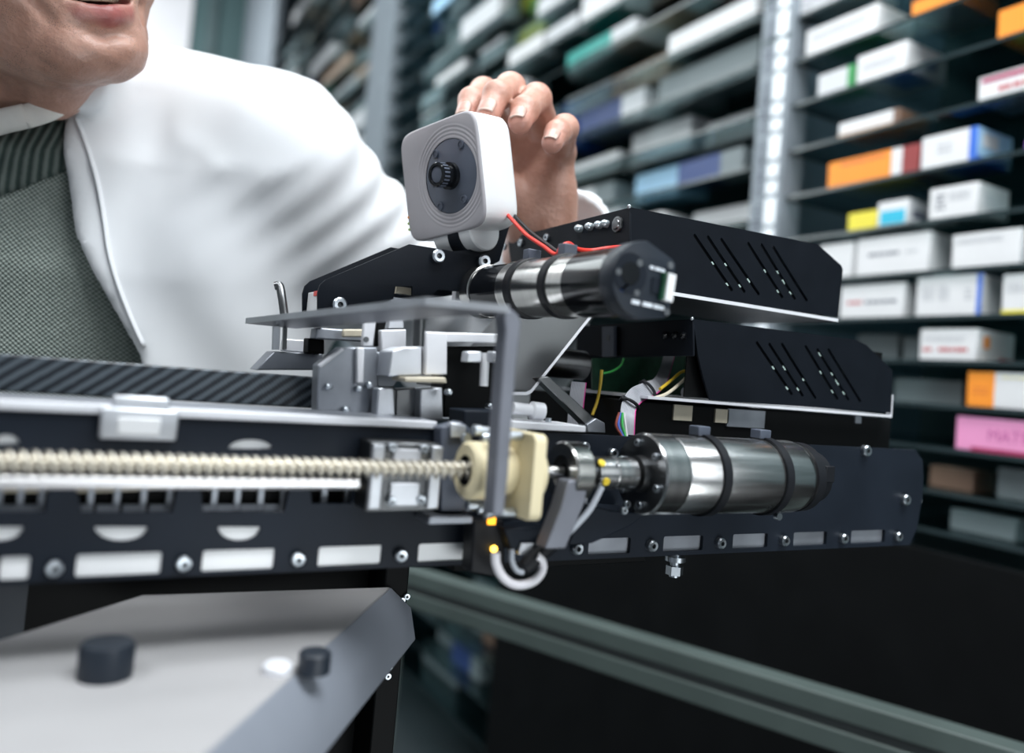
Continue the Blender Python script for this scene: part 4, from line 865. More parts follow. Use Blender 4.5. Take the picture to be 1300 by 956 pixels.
r = near('white carton with narrow dark blue stripe at its corner', 'g', 1164, 1246, 353, [(.93, 'white'), (.07, 'blue')], .06, side='white'); text(r, .1, .28, .7, 5, .002, 'ink_soft'); text(r, .36, .52, .7, 5, .002, 'ink_soft'); text(r, .76, .88, .6, 3, .003, 'ink_soft')
r = near('white carton with yellow foot stripe at the right edge', 'g', 1273, 1340, 349, W1, .06); patch(r, 0, 1, 0, .1, 'yellow'); text(r, .1, .8, .7, 3, .002, 'ink_soft')
r = near('white carton with small orange emblem on its side, eighth row', 'h', 1168, 1240, 418, W1, .09); text(r, .06, .22, .28, 1, .005, 'ink_red'); text(r, .34, .85, .28, 1, .005, 'ink_red'); text(r, .1, .8, .7, 2, .0018, 'ink_soft')
spatch(r, .016, .030, .42, .8, 'orange'); spatch(r, .055, .088, .06, .18, 'ink_red')
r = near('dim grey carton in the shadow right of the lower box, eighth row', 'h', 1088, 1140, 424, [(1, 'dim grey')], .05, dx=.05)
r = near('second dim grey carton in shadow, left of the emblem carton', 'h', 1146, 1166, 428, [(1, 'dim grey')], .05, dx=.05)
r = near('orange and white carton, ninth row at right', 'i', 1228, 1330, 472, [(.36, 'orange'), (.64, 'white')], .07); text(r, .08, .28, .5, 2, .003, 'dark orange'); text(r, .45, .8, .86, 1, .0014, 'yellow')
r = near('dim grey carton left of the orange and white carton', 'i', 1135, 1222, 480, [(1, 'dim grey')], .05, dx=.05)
r = near('pink carton with faint lettering, tenth row at right', 'j', 1214, 1320, 528, [(1, 'pink')], .07, top='purple')
o_, yf_, yn_, z0_, h_, xf_ = r
fc = bpy.data.curves.new('lettering', 'FONT'); fc.body = 'MATE'; fc.size = .021; fc.extrude = .0002
tmp = bpy.data.objects.new('lettering', fc); COL.objects.link(tmp); dg = bpy.context.evaluated_depsgraph_get(); me = bpy.data.meshes.new_from_object(tmp.evaluated_get(dg)); bpy.data.objects.remove(tmp)
bm = bmesh.new(); bm.from_mesh(me); bpy.data.meshes.remove(me)
bm.transform(Matrix(((0, 0, -1, xf_-.0003), (-1, 0, 0, yf_-.042), (0, 1, 0, z0_+h_*.36), (0, 0, 0, 1)))); finish(bm, 'lettering', card('ink_pink', (.50, .13, .33)), o_, smooth=False)
patch(r, .2, .95, 0, .12, 'crimson', 'foot_band')
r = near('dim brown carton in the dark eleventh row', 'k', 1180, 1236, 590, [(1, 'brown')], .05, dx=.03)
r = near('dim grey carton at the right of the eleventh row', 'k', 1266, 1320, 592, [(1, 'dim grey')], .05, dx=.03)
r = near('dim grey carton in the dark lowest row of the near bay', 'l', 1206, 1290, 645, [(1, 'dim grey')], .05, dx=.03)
# blurred cartons of the further bays
def vis(p):
    z = p@FW
    x, y = CX+FL*(p@CI)/z, CY-FL*(p@CJ)/z
    return x, y
ccount = {}
def fill(y0, y1, zs, bayname, wr, hr, box, pal, prob=.9):
    for i, z in enumerate(zs[::-1]):
        y = y0+.03; n = 0
        while y < y1-wr[1]-.02:
            w = random.uniform(*wr); h = random.uniform(*hr); xf = XB+random.uniform(-.004, .09); n += 1
            if random.random() < prob:
                px, py = vis(np.array([xf, y+w/2, z+h/2]))
                if any(b[0] < px < b[2] and b[1] < py < b[3] for b in box):
                    cname = random.choices(*pal)[0]; c2 = random.choice(['white', 'pale grey', 'blue', 'pale grey', 'teal', 'dim grey', 'pale grey', 'white'])
                    if py > 700: cname = random.choice(['dim grey', 'navy', 'brown', 'dim grey', 'dim grey']); c2 = 'dim grey'  # dark card colours stand in for the deep shade of the low shelves
                    if abs(px-622) < 40 and 5 < py < 55 and random.random() < .6: cname = 'green'
                    if abs(px-655) < 22 and py < 62: cname = 'teal'
                    if abs(px-668) < 12 and 18 < py < 45: cname = 'yellow'
                    segs = [(1, cname)] if random.random() < .55 else [(.68, cname), (.32, c2)]
                    two = '' if len(segs) == 1 or c2 == cname else ' and '+c2
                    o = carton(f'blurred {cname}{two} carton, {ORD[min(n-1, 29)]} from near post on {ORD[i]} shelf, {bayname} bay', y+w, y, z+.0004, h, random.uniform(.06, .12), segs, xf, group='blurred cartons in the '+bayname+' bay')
            y += w+random.uniform(.008, .06)
PALF = (['white', 'pale grey', 'dim grey', 'light blue', 'green', 'brown', 'navy', 'orange', 'dark red', 'teal', 'yellow', 'red', 'tan'], [40, 34, 14, 5, 1, 2, 2, .6, .7, 1.5, .2, .5, 2.5])
fill(YP1[1]+.03, YP2[0], ZF, 'middle', (.13, .30), (.050, .088), [(445, -45, 985, 300), (515, 745, 720, 890)], PALF, .88)
fill(YP2[1]+.03, YP3[0], Z3, 'far', (.22, .45), (.06, .11), [(330, -40, 500, 240)], (['pale grey', 'dim grey', 'white', 'tan', 'brown'], [4, 4, 2, 2, 2]), .85)
# ------------------------------------------------------------------ low diagonal beam in front of the plinth
bt = thing('conveyor_beam', 'grey green double extrusion beam slanting to the lower right under the machine', 'beam', aZ(775, 790, -.34))
Q0, Q1 = aZ(505, 711, -.3), aZ(1030, 864, -.3); dr_ = (Q1-Q0)/np.linalg.norm(Q1-Q0); Q1 = Q1+dr_*.35; sd = np.array([-dr_[1], dr_[0], 0])
def bar(name, z_, hh, off, wd, m): MB().hexa([Q0+np.array([0, 0, z_-hh])+sd*off, Q1+np.array([0, 0, z_-hh])+sd*off, Q1+np.array([0, 0, z_-hh])+sd*(off-wd), Q0+np.array([0, 0, z_-hh])+sd*(off-wd), Q0+np.array([0, 0, z_])+sd*off, Q1+np.array([0, 0, z_])+sd*off, Q1+np.array([0, 0, z_])+sd*(off-wd), Q0+np.array([0, 0, z_])+sd*(off-wd)]).build(name, M[m], bt, bevel=.002)
bar('upper_rail', 0, .022, 0, .03, 'beam'); bar('groove', -.021, .012, -.003, .024, 'beam_dark'); bar('lower_rail', -.032, .022, .0, .03, 'beam')
for q in (Q0-dr_*.0+np.array([.02,.05,0]), Q1-dr_*.05): MB().box((q[0]-.015, q[1]-.015, FLOOR), (q[0]+.015, q[1]+.015, -.35)).build('beam_leg', M['beam'], bt)
# ------------------------------------------------------------------ the person (implicit surfaces meshed with surface nets)
def ell(P, c, r):
    q = P-np.asarray(c); r = np.asarray(r, float); k0 = np.sqrt(((q/r)**2).sum(-1)); k1 = np.sqrt(((q/(r*r))**2).sum(-1))+1e-9; return k0*(k0-1)/k1
def rc(P, a, b, ra, rb):
    a = np.asarray(a, float); ab = np.asarray(b, float)-a; q = P-a; t = np.clip((q@ab)/(ab@ab), 0, 1); return np.sqrt(((q-t[..., None]*ab)**2).sum(-1))-(ra+(rb-ra)*t)
def chain(P, pts, k=0):
    d = None
    for (a, ra), (b, rb) in zip(pts, pts[1:]):
        e = rc(P, a, b, ra, rb); d = e if d is None else (smin(d, e, k) if k else np.minimum(d, e))
    return d
def smin(a, b, k): h = np.clip(.5+.5*(b-a)/k, 0, 1); return b*(1-h)+a*h-k*h*(1-h)
def smax(a, b, k): return -smin(-a, -b, k)
def nets(f, lo, hi, h):
    lo, hi = np.asarray(lo, float), np.asarray(hi, float); n = np.ceil((hi-lo)/h).astype(int)+1
    ax = [lo[i]+h*np.arange(n[i]) for i in range(3)]
    D = np.empty(tuple(n), np.float32)
    for i in range(0, n[0], 12):
        G = np.stack(np.meshgrid(ax[0][i:i+12], ax[1], ax[2], indexing='ij'), -1); D[i:i+12] = f(G.reshape(-1, 3)).reshape(G.shape[:3])
    S = D < 0
    def corner(A, i, j, k): return A[i:A.shape[0]-1+i, j:A.shape[1]-1+j, k:A.shape[2]-1+k]
    offs = [(i, j, k) for i in (0, 1) for j in (0, 1) for k in (0, 1)]
    cnt = sum(corner(S, *o).astype(int) for o in offs); act = (cnt > 0) & (cnt < 8)
    idx = -np.ones(act.shape, int); cells = np.argwhere(act); idx[act] = np.arange(len(cells))
    acc = np.zeros((len(cells), 3)); num = np.zeros(len(cells))
    for a in range(8):
        for bit in range(3):
            o = offs[a]
            if o[bit]: continue
            p = list(o); p[bit] = 1; c0 = cells+o; c1 = cells+p
            d0 = D[tuple(c0.T)]; d1 = D[tuple(c1.T)]; m = (d0 < 0) != (d1 < 0); t = np.where(m, d0/(d0-d1+1e-12), 0)
            pos = c0.astype(float); pos[:, bit] += t; acc[m] += pos[m]; num += m
    Vv = lo+h*acc/num[:, None]
    for _ in range(2):   # pull onto the surface
        e = h*.3; d = f(Vv); g = np.stack([(f(Vv+np.eye(3)[i]*e)-f(Vv-np.eye(3)[i]*e))/(2*e) for i in range(3)], -1); gl = (g*g).sum(-1)+1e-6
        st = np.clip(d/gl, -h, h)[:, None]*g; Vv = Vv-st*.8
    Q = []
    for axs in range(3):
        u, w = [(1, 2), (2, 0), (0, 1)][axs]
        sl0 = [slice(None)]*3; sl1 = [slice(None)]*3; sl0[axs] = slice(0, -1); sl1[axs] = slice(1, None)
        ch = S[tuple(sl0)] != S[tuple(sl1)]; E = np.argwhere(ch); ok = (E[:, u] > 0) & (E[:, w] > 0) & (E[:, u] < n[u]-1) & (E[:, w] < n[w]-1); E = E[ok]
        fl = S[tuple(E.T)]
        def g(du, dw): c = E.copy(); c[:, u] -= du; c[:, w] -= dw; return idx[tuple(c.T)]
        q = np.stack([g(0, 0), g(1, 0), g(1, 1), g(0, 1)], 1); q[~fl] = q[~fl][:, ::-1]; Q.append(q)
    return Vv, np.concatenate(Q)
def rfz(p): p = np.asarray(p); return np.array([p@R0, p@F0, p[2]])
def w_rf(Vv): return Vv[:, :1]*R0+Vv[:, 1:2]*F0+Vv[:, 2:]*ZZ
def px(x, y, d): return rfz(aD(x, y, d))
def mesh_obj(name, parts, mats, parent, attr=None, matidx=None):
    vs, fs, off = [], [], 0
    for v, q in parts: vs.append(v); fs.append(q+off); off += len(v)
    vs = np.concatenate(vs); fs = np.concatenate(fs); org = ORG[parent.name]
    me = bpy.data.meshes.new(name); me.from_pydata((vs-org).tolist(), [], fs.tolist()); me.validate()
    for m in (mats if isinstance(mats, list) else [mats]): me.materials.append(m)
    me.polygons.foreach_set('use_smooth', [True]*len(me.polygons))
    if attr is not None:
        a = me.color_attributes.new('tone', 'FLOAT_COLOR', 'POINT'); a.data.foreach_set('color', attr.astype(np.float32).ravel())
    if matidx is not None: me.polygons.foreach_set('material_index', matidx)
    me.update(); o = link(name, me, parent); ORG[o.name] = org; return o
man = thing('person', 'person in open white coat over green knit sweater, one hand on the white camera module', 'person', tuple(R0*-.44+F0*.80+ZZ*FLOOR))
# --- head frame: forward, subject's left, up; origin at the middle of the mouth
hv_ = ray(120, 60); hv_ = hv_/np.linalg.norm(hv_); hup = CJ-hv_*(CJ@hv_); hup /= np.linalg.norm(hup); hri = np.cross(hv_, hup)
rl_ = math.radians(9); hup, hri = hup*math.cos(rl_)-hri*math.sin(rl_), hri*math.cos(rl_)+hup*math.sin(rl_)
yaw_, pit_ = math.radians(31), math.radians(4)
fh = hri*math.sin(yaw_)-hv_*math.cos(yaw_); Hf = fh*math.cos(pit_)+hup*math.sin(pit_); Hf /= np.linalg.norm(Hf); Hs = np.cross(hup, Hf); Hs /= np.linalg.norm(Hs); Hu = np.cross(Hf, Hs)
HS = aD(133, -1, .525)
def to_head(P): q = P-HS; return np.stack([q@Hf, q@Hs, q@Hu], -1)
def from_head(Vv): return HS+Vv[:, :1]*Hf+Vv[:, 1:2]*Hs+Vv[:, 2:]*Hu
NBw = aD(-80, 178, .685); NB = to_head(NBw[None])[0]; NB_rf = rfz(NBw)
lowlip = [((-.019, -.0300, .001), .0026), ((-.0065, -.0150, -.0078), .0060), ((-.0015, 0, -.0092), .0072), ((-.0065, .0150, -.0078), .0060), ((-.019, .0300, .001), .0026)]
uplip = [((-.019, -.0300, .002), .0024), ((-.0065, -.0150, .0100), .0042), ((-.0005, 0, .0115), .0048), ((-.0065, .0150, .0100), .0042), ((-.019, .0300, .002), .0024)]
def head_sdf(P):
    A = P.copy(); A[:, 1] = np.abs(A[:, 1])
    d = smin(ell(P, (-.100, 0, .100), (.098, .076, .096)), ell(P, (-.062, 0, .035), (.060, .059, .092)), .03)
    d = smin(d, rc(A, (-.026, .018, -.0310), (-.088, .050, -.010), .0170, .018), .022)
    d = smin(d, rc(A, (-.088, .048, -.010), (-.096, .060, .03), .018, .014), .02)
    d = smin(d, ell(P, (-.052, 0, -.018), (.045, .042, .018)), .02)
    d = smin(d, ell(P, (-.0195, 0, -.0315), (.0205, .0270, .0175)), .014)
    d = smin(d, ell(P, (-.020, 0, .006), (.0195, .029, .026)), .014)
    d = smin(d, ell(A, (-.045, .044, .028), (.03, .022, .03)), .02)
    d = smin(d, rc(P, (-.006, 0, .068), (.010, 0, .034), .0075, .0100), .012); d = smin(d, ell(A, (.002, .0115, .029), (.010, .007, .007)), .006)
    d = smin(d, rc(A, (-.008, .012, .086), (-.022, .045, .084), .009, .008), .02)
    d = smax(d, -ell(A, (-.002, .031, .066), (.013, .016, .0105)), .012)
    d = smin(d, chain(A, [((-.014, .017, .066), .003), ((-.0075, .031, .0735), .0042), ((-.016, .045, .067), .003)], 0), .003); d = smin(d, chain(A, [((-.014, .017, .065), .003), ((-.0095, .031, .0585), .0036), ((-.016, .045, .065), .003)], 0), .003)
    d = smin(d, ell(A, (-.098, .075, .045), (.016, .008, .030)), .006)
    d = smax(d, -ell(P, (.0045, 0, -.0205), (.0085, .019, .0035)), .009)
    d = smax(d, -rc(A, (-.012, .034, -.012), (-.024, .040, .012), .0012, .0012), .006)
    d = smin(d, chain(P, lowlip), .0035); d = smin(d, chain(P, uplip), .0035)
    d = smax(d, -ell(P, (-.008, 0, .0012), (.018, .0235, .0048)), .002)
    d = smin(d, rc(P, (-.112, 0, .0), NB, .051, .058), .022)
    d = smin(d, rc(P, (-.088, 0, -.055), NB+np.array([.016, 0, .03]), .020, .024), .02)
    d = d+.0004*np.sin(P[:, 0]*310+2*np.sin(P[:, 2]*170))*np.sin(P[:, 1]*240+P[:, 2]*150)
    return d
hv, hq = nets(head_sdf, (-.215, -.10, -.17), (.04, .10, .215), .0027)
Ah = np.zeros((len(hv), 4)); Ah[:, 3] = 1
Ah[:, 0] = np.clip(1-(np.minimum(chain(hv, lowlip), chain(hv, uplip))-.0002)/.0022, 0, 1)
lo_f = np.clip((.035-hv[:, 2])/.03, 0, 1)*np.clip((hv[:, 0]+.125)/.05, 0, 1)*np.clip((hv[:, 2]+.085)/.03, 0, 1)
Ah[:, 1] = lo_f*(1-Ah[:, 0])
# --- hand
SH = .012
fing = {
 'index': [((642, 170, .640), .0112), ((614, 117, .603), .0103), ((599, 128, .578), .0092), ((592, 148, .566), .0083)],
 'middle': [((669, 166, .632), .0115), ((648, 112, .590), .0108), ((631, 121, .561), .0097), ((620, 145, .549), .0086)],
 'ring': [((695, 171, .620), .0112), ((681, 125, .580), .0104), ((667, 139, .556), .0093), ((660, 155, .545), .0084)],
 'little': [((713, 194, .606), .0102), ((717, 163, .574), .0094), ((708, 169, .558), .0085), ((701, 181, .549), .0077)],
 'thumb': [((668, 270, .612), .015), ((640, 240, .606), .0122), ((618, 215, .598), .0108), ((606, 196, .590), .0092)]}
FG = {k: [(px(x, y, d+SH), r) for (x, y, d), r in v] for k, v in fing.items()}
WR = px(688, 296, .634); EL = np.array([-.006, .84, -.012])
adir = (EL-WR)/np.linalg.norm(EL-WR)
def hand_sdf(P):
    mc = [FG[k][0] for k in ('index', 'middle', 'ring', 'little')]
    d = None
    for p, r in mc:
        e = rc(P, WR+(p-WR)*.12, p, .017, r+.001); d = e if d is None else smin(d, e, .012)
    for a, b in zip(mc, mc[1:]): d = smin(d, rc(P, (a[0]+WR)/2, (b[0]+WR)/2, .013, .013), .012)
    d = smin(d, rc(P, WR, WR+adir*.16, .0245, .032), .02)
    d = smin(d, rc(P, WR*.75+FG['thumb'][0][0]*.25, FG['thumb'][1][0], .017, .013), .014)
    hyp = mc[3][0]*.45+WR*.55; d = smin(d, ell(P, hyp, (.017, .017, .022)), .014)
    tot = d
    for k, ch in FG.items():
        e = chain(P, ch, .0025)
        for (p, r) in ch[1:3]: e = smin(e, np.sqrt(((P-p)**2).sum(-1))-r*1.03, .004)
        e = e+.00025*np.sin((P@(ch[2][0]-ch[1][0]))/.00006*.5)*np.exp(-((P-ch[2][0])**2).sum(-1)/.00006)
        tot = smin(tot, e, .0045)
    return tot
pts = np.array([p for ch in FG.values() for p, r in ch]+[WR, WR+adir*.10])
gv, gq = nets(hand_sdf, pts.min(0)-.03, pts.max(0)+.03, .0017)
Ag = np.zeros((len(gv), 4)); Ag[:, 3] = 1
for ch in FG.values():
    Ag[:, 2] = np.maximum(Ag[:, 2], .75*np.exp(-((gv-ch[3][0])**2).sum(-1)/.00016)); Ag[:, 2] = np.maximum(Ag[:, 2], .4*np.exp(-((gv-ch[1][0])**2).sum(-1)/.00012))
# --- trunk, arms, legs
zk = [-.75, -.45, -.3, -.1, .05, .14, .20]; ak = [.19, .175, .16, .165, .170, .155, .11]; bk_ = [.15, .13, .115, .118, .118, .105, .085]; fk = [.83, .81, .775, .715, .693, .69, .695]
RC = -.44
def trunk(P, grow=0, flare=0):
    z = P[:, 2]; a = np.interp(z, zk, ak)+grow+flare*np.clip(-z-.1, 0, 1); b = np.interp(z, zk, bk_)+grow+flare*np.clip(-z-.1, 0, 1); fc_ = np.interp(z, zk, fk)
    d = (np.sqrt(((P[:, 0]-RC)/a)**2+((P[:, 1]-fc_)/b)**2)-1)*np.minimum(a, b)
    return d
SL, SR = np.array([-.222, .682, .172]), np.array([-.690, .71, .170])
ER, WRR = np.array([-.745, .76, -.10]), np.array([-.70, .66, -.30])
def shoulders(P, g=0):
    d = rc(P, (-.43, .715, .205), SL, .056+g, .058+g); return smin(d, rc(P, (-.45, .715, .205), SR, .056+g, .058+g), .03)
def body_sdf(P):
    d = smax(trunk(P), P[:, 2]-.20, .05); d = smax(d, -P[:, 2]-.5, .03); d = smin(d, shoulders(P, -.004), .04)
    d = smin(d, chain(P, [(SL, .052), (EL, .040), (WR, .026)]), .03); d = smin(d, chain(P, [(SR, .052), (ER, .040), (WRR, .026)]), .03)
    d = smin(d, rc(P, NB_rf+np.array([0, 0, .03]), (-.455, .71, .11), .048, .055), .03)
    for s in (-1, 1): d = smin(d, chain(P, [((RC+s*.085, .82, -.45), .085), ((RC+s*.095, .80, -.82), .055), ((RC+s*.1, .84, -1.16), .038)]), .03)
    rt = WRR+np.array([.01, -.03, -.09])
    d = smin(d, rc(P, WRR, WRR+np.array([.006, -.015, -.06]), .026, .028), .02)
    for k in range(4): b0 = WRR+np.array([-.024+.016*k, -.02, -.075]); d = smin(d, rc(P, b0, b0+np.array([.004*k-.006, -.012, -.06+.006*abs(k-1)]), .0095, .008), .006)
    d = smin(d, rc(P, WRR+np.array([.02, -.02, -.03]), WRR+np.array([.045, -.045, -.075]), .012, .009), .01)
    return d
bv, bq = nets(body_sdf, (-.84, .50, -1.22), (.07, .96, .30), .011)
Ab = np.zeros((len(bv), 4)); Ab[:, 3] = 1
mesh_obj('body', [(from_head(hv), hq), (w_rf(gv), gq), (w_rf(bv), bq)], M['skin'], man, np.concatenate([Ah, Ag, Ab]))
# nails
for k, ch in FG.items():
    (p0, r0), (p1, r1) = ch[2], ch[3]; pp = ch[1][0]; axs = (p1-p0)/np.linalg.norm(p1-p0); dor = p0-(pp+p1)/2; dor -= axs*(dor@axs); dor /= np.linalg.norm(dor); lat = np.cross(axs, dor)
    b = MB(); rows = []; L0, L1 = -.0066, .0050
    for i in range(13):
        t = L0+(L1-L0)*i/12; row = []
        re = r1*(math.sqrt(max(.05, 1-(t/r1)**2*.75)) if t > 0 else 1+(-t)*.06/r1*.1)
        hw = math.radians(44)*(1 if 2 < i < 11 else (.62 if i in (0,) else .88))
        for j in range(9):
            a_ = hw*(j-4)/4; q = p1+axs*t+(dor*math.cos(a_)+lat*math.sin(a_))*(re+.0003+(.0006 if i > 10 else 0)); row.append(b.bm.verts.new(V(w_rf(q[None])[0])))
        rows.append(row)
    for i, (A, B) in enumerate(zip(rows, rows[1:])):
        b.m(1 if i >= 11 else 0)
        for j in range(8): b._f([A[j], A[j+1], B[j+1], B[j]])
    o = b.build('nail', [M['nail'], M['nail_tip']], man, ang=180); sm = o.modifiers.new('thick', 'SOLIDIFY'); sm.thickness = .0006; sm.offset = 1
# teeth, mouth, eyes, hair
b = MB()
for k in range(-4, 5):
    a_ = k*.0068; f_ = -.0105-.55*(a_*a_)/.027; w = .0033 if abs(k) > 1 else .0036; ang = math.atan2(-1.1*a_/.027, 1)
    c = HS+Hf*f_+Hs*a_+Hu*.0055; t1_ = Hs*math.cos(ang)+Hf*math.sin(ang); t2_ = np.cross(t1_, Hu)
    b.obox(c, t1_*w, t2_*.002, Hu*(.0058 if abs(k) < 3 else .005))
b.build('teeth', M['tooth'], man, bevel=.0012, bseg=3)
MB().obox(HS+Hf*-.024, Hf*.004, Hs*.02, Hu*.005).build('mouth_lining', M['mouth'], man)
for s in (-1, 1):
    c = HS+Hf*-.0185+Hs*.031*s+Hu*.066; e = MB().ball(c, .0112, 20, 14).build('eye', M['eye'], man, ang=180)
    MB().ball(c+Hf*.0080, .0052, 14, 10).build('iris', M['iris'], e, ang=180)
def hair_sdf(P):
    d = ell(P, (-.103, 0, .106), (.104, .082, .100)); return smax(smax(d, -(P[:, 2]-.05-.9*(P[:, 0]+.10)), .01), -(P[:, 2]-.0), .01)
v, q = nets(hair_sdf, (-.215, -.09, -.01), (.02, .09, .215), .004); mesh_obj('hair', [(from_head(v), q)], M['hair'], man)
# --- clothes
pA, pB, pC = px(0, 176, .580), px(97, 139, .600), px(20, 118, .79)
nn_ = np.cross(pB-pA, pC-pA); nn_ /= np.linalg.norm(nn_); nn_ = nn_ if nn_[2] > 0 else -nn_
def neckplane(P): Q = P.copy(); Q[:, 0] = -.40+np.abs(P[:, 0]+.40); return (Q-pA)@nn_
def sweater_sdf(P):
    d = smin(smax(trunk(P, .003), P[:, 2]-.205, .05), shoulders(P, .0), .05); d = smin(d, rc(P, NB_rf, (-.45, .695, .12), .060, .070), .045)
    rib = np.clip(1-np.abs(neckplane(P)+.018)/.018, 0, 1); d = d-.0022*rib
    d = smax(d, neckplane(P), .004); d = smax(d, -P[:, 2]-.47, .01)
    return d+.0018*np.sin(P[:, 2]*70+2*np.sin(P[:, 0]*25))*np.clip(-P[:, 2]+.05, 0, .2)*4
v, q = nets(lambda P: smax(sweater_sdf(P), neckplane(P)+.034, .003), (-.74, .50, -.49), (-.12, .90, .30), .0055)
mesh_obj('sweater', [(w_rf(v), q)], M['knit'], man)
v, q = nets(lambda P: smax(sweater_sdf(P)-.0016, -(neckplane(P)+.037), .004), (-.70, .50, .03), (-.12, .92, .30), .0045)
mesh_obj('rib_collar', [(w_rf(v), q)], M['rib'], man)
fold = rng.normal(size=(7, 3)); fold[:, 2] *= .35; fph = rng.uniform(0, 6, 7)
SLV = WR+adir*.004; WS = WR+np.array([.020, .004, .014])
def coat_sdf(P):
    d = smax(trunk(P, .018, .10), P[:, 2]-.215, .05); d = smin(d, shoulders(P, .013), .05)
    arm = chain(P, [(SL, .066), (EL, .060), (WS, .043)]); wr = .0024*np.sin(((P-SL)@(EL-SL))/.0016+2*np.sin(P[:, 2]*30)); arm = arm+wr
    arm = smax(arm, -((P-SLV)@adir), .004); arm = np.maximum(arm, -np.where((P-SLV)@adir < .03, rc(P, WS, EL, .0385, .050), 1))
    d = smin(d, arm, .035)
    ar2 = smax(chain(P, [(SR, .066), (ER, .058), (WRR, .045)]), -((P-WRR)@(ER-WRR)/np.linalg.norm(ER-WRR))+.02, .004); d = smin(d, ar2, .035)
    d = smin(d, rc(P, (-.27, .705, .06), (-.27, .77, -.45), .10, .13), .06); d = smin(d, rc(P, (-.40, .72, .235), (-.30, .71, .20), .045, .055), .04)
    col = chain(P, [(px(92, 137, .592), .005), (px(108, 122, .604), .012), (px(135, 100, .635), .015), (px(120, 60, .70), .015), (px(30, 50, .76), .015)], .01); d = smin(d, col, .012)
    w = sum(np.sin(P@(f*16)+p_) for f, p_ in zip(fold, fph))*.0011+.0024*np.sin(P[:, 0]*70+P[:, 2]*16+1.8*np.sin(P[:, 2]*14))*np.clip((.19-P[:, 2])*6, 0, 1)
    d = d+w
    Re = np.interp(P[:, 2], [-.86, -.1, -.007, .077, .165, .25], [-.25, -.252, -.281, -.330, -.357, -.37]); Rl = np.maximum(-.618+.36*(P[:, 2]+.007), -.65)
    fcz = np.interp(P[:, 2], zk, fk)
    cut = np.maximum(np.maximum(P[:, 0]-Re, Rl-P[:, 0]), P[:, 1]-fcz)
    d = smax(d, -cut, .010)
    neck = np.maximum(rc(P, NB_rf+np.array([0, -.02, -.06]), NB_rf+np.array([.0, -.05, .12]), .062, .085), -1); d = smax(d, -neck, .006)
    return smax(d, -P[:, 2]-.86, .01)
v, q = nets(coat_sdf, (-.86, .48, -.88), (.09, 1.02, .33), .0058)
coat_o = mesh_obj('coat', [(w_rf(v), q)], M['coat'], man)
def march(x, y, sdf, t0=.48, out=.0005):
    t = t0
    for _ in range(120):
        d = float(sdf(px(x, y, t)[None])[0])
        if d < .0006: break
        t += max(d, .0005)*.7
        if t > .9: break
    return aD(x, y, t-out)
seam = [march(x, y, coat_sdf) for x, y in ((97, 150), (106, 172), (117, 205), (126, 240), (133, 280), (139, 320), (150, 360), (166, 402), (183, 440))]
sm_ = MB().tube(seam, (.0026, .0012), 10, sub=5).build('lapel_hem', M['coat'], coat_o, ang=180)
# shirt collar: a soft band round the neck
cpts = [px(x, y, d) for x, y, d in ((30, 149, .574), (60, 139, .580), (84, 124, .594), (104, 106, .618), (90, 85, .67), (20, 75, .73), (-80, 90, .73), (-125, 125, .66), (-90, 150, .60), (-30, 160, .574), (12, 152, .572), (34, 147, .574))]
MB().tube([w_rf(p[None])[0] for p in cpts], (.0088, .0042), 14, flat=(0, 0, 1)).build('shirt_collar', M['shirt'], man, ang=180)
def trou(P):
    d = None
    for s in (-1, 1):
        e = chain(P, [((RC+s*.085, .82, -.45), .105), ((RC+s*.095, .80, -.82), .078), ((RC+s*.1, .84, -1.19), .062)]); d = e if d is None else smin(d, e, .03)
    return smax(d, -P[:, 2]-1.215, .01)
v, q = nets(trou, (-.70, .66, -1.24), (-.18, 1.0, -.32), .012); mesh_obj('trousers', [(w_rf(v), q)], M['trouser'], man)
for s in (-1, 1):
    f = lambda P, s=s: smax(smin(ell(P, (RC+s*.105, .76, -1.235), (.048, .13, .052)), rc(P, (RC+s*.1, .84, -1.20), (RC+s*.1, .84, -1.15), .045, .042), .03), -P[:, 2]+FLOOR+.001, .003)
    v, q = nets(f, (RC+s*.105-.07, .60, -1.27), (RC+s*.105+.07, .92, -1.09), .008); mesh_obj('shoe', [(w_rf(v), q)], M['shoe'], man)
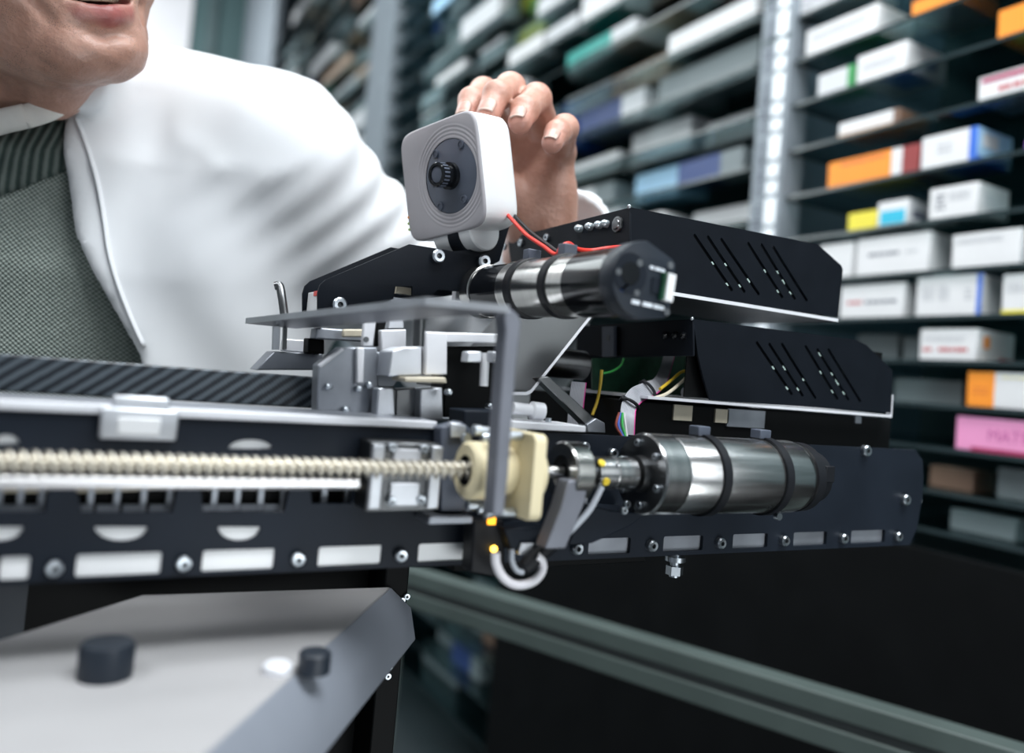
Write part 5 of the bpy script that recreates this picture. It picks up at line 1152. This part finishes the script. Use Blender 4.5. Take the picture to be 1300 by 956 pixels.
# ------------------------------------------------------------------ light and camera
def area(name, loc, to, size, power, col=(1, 1, 1), sy=None):
    l = bpy.data.lights.new(name, 'AREA'); l.energy = power; l.color = col; l.size = size; l.shape = 'RECTANGLE'; l.size_y = sy or size
    o = bpy.data.objects.new(name, l); COL.objects.link(o); o.location = loc; d = Vector(to)-Vector(loc); o.rotation_euler = d.to_track_quat('-Z', 'Y').to_euler(); return o
area('aisle_light', (.6, -.5, 2.0), (.45, .6, 0), 1.6, 62, (.93, .97, 1), .7)
area('reflection_panel', (1.35, -2.2, .75), (.4, .6, 0), 1.6, 30, (.93, .97, 1), 2.0)  # added panel behind the camera for bright reflections on the steel
area('aisle_light_left', (-1.2, .1, 1.9), (0, .6, .1), 1.3, 32, (.93, .97, 1), .8)
area('far_shelf_fill', (-.2, 2.9, 1.9), (1.06, 2.6, .5), 1.0, 75, (.90, .98, 1), 3.6)  # lowered and aimed at the shelf fronts to brighten the far bays
area('low_fill', (.5, -.9, -.8), (1.1, .8, .5), 1.0, 13, (.93, .98, 1), .7)  # added fill from below to lift the carton undersides
sl = area('near_shelf_fill', (.25, .35, 1.7), (1.1, .85, .35), .7, 7, (.95, .99, 1), .7); sl.data.spread = math.radians(100)  # added fill with narrowed spread to brighten the near shelves
area('back_wall_fill', (-.2, 5.6, 2.5), (.2, 7.0, 1.2), 1.4, 70, (.93, .98, 1), .8)  # added fill to brighten the end wall
area('aisle_light_above', (.3, .9, 2.2), (.35, .6, 0), .8, 20, (.95, .98, 1), 1.2)
w = bpy.data.worlds.new('room_air'); SC.world = w; w.use_nodes = True
w.node_tree.nodes['Background'].inputs[0].default_value = (.55, .72, .78, 1); w.node_tree.nodes['Background'].inputs[1].default_value = .25
cd = bpy.data.cameras.new('camera'); cam = bpy.data.objects.new('camera', cd); COL.objects.link(cam); SC.camera = cam
m3 = Matrix(((CI[0], CJ[0], -FW[0]), (CI[1], CJ[1], -FW[1]), (CI[2], CJ[2], -FW[2])))
cam.matrix_world = m3.to_4x4()
cd.sensor_fit = 'HORIZONTAL'; cd.sensor_width = 36; cd.lens = 36*FL/1300; cd.shift_x = 0; cd.shift_y = -45/1300
cd.clip_start = .02; cd.clip_end = 60
cd.dof.use_dof = True; cd.dof.focus_distance = .505; cd.dof.aperture_fstop = 2.9; cd.dof.aperture_blades = 9
SC.view_settings.view_transform = 'Standard'; SC.view_settings.look = 'None'; SC.view_settings.exposure = 0; SC.view_settings.gamma = 1
SC.cycles.max_bounces = 8; SC.cycles.transparent_max_bounces = 24; SC.cycles.caustics_reflective = False; SC.cycles.caustics_refractive = False; SC.cycles.sample_clamp_indirect = 4
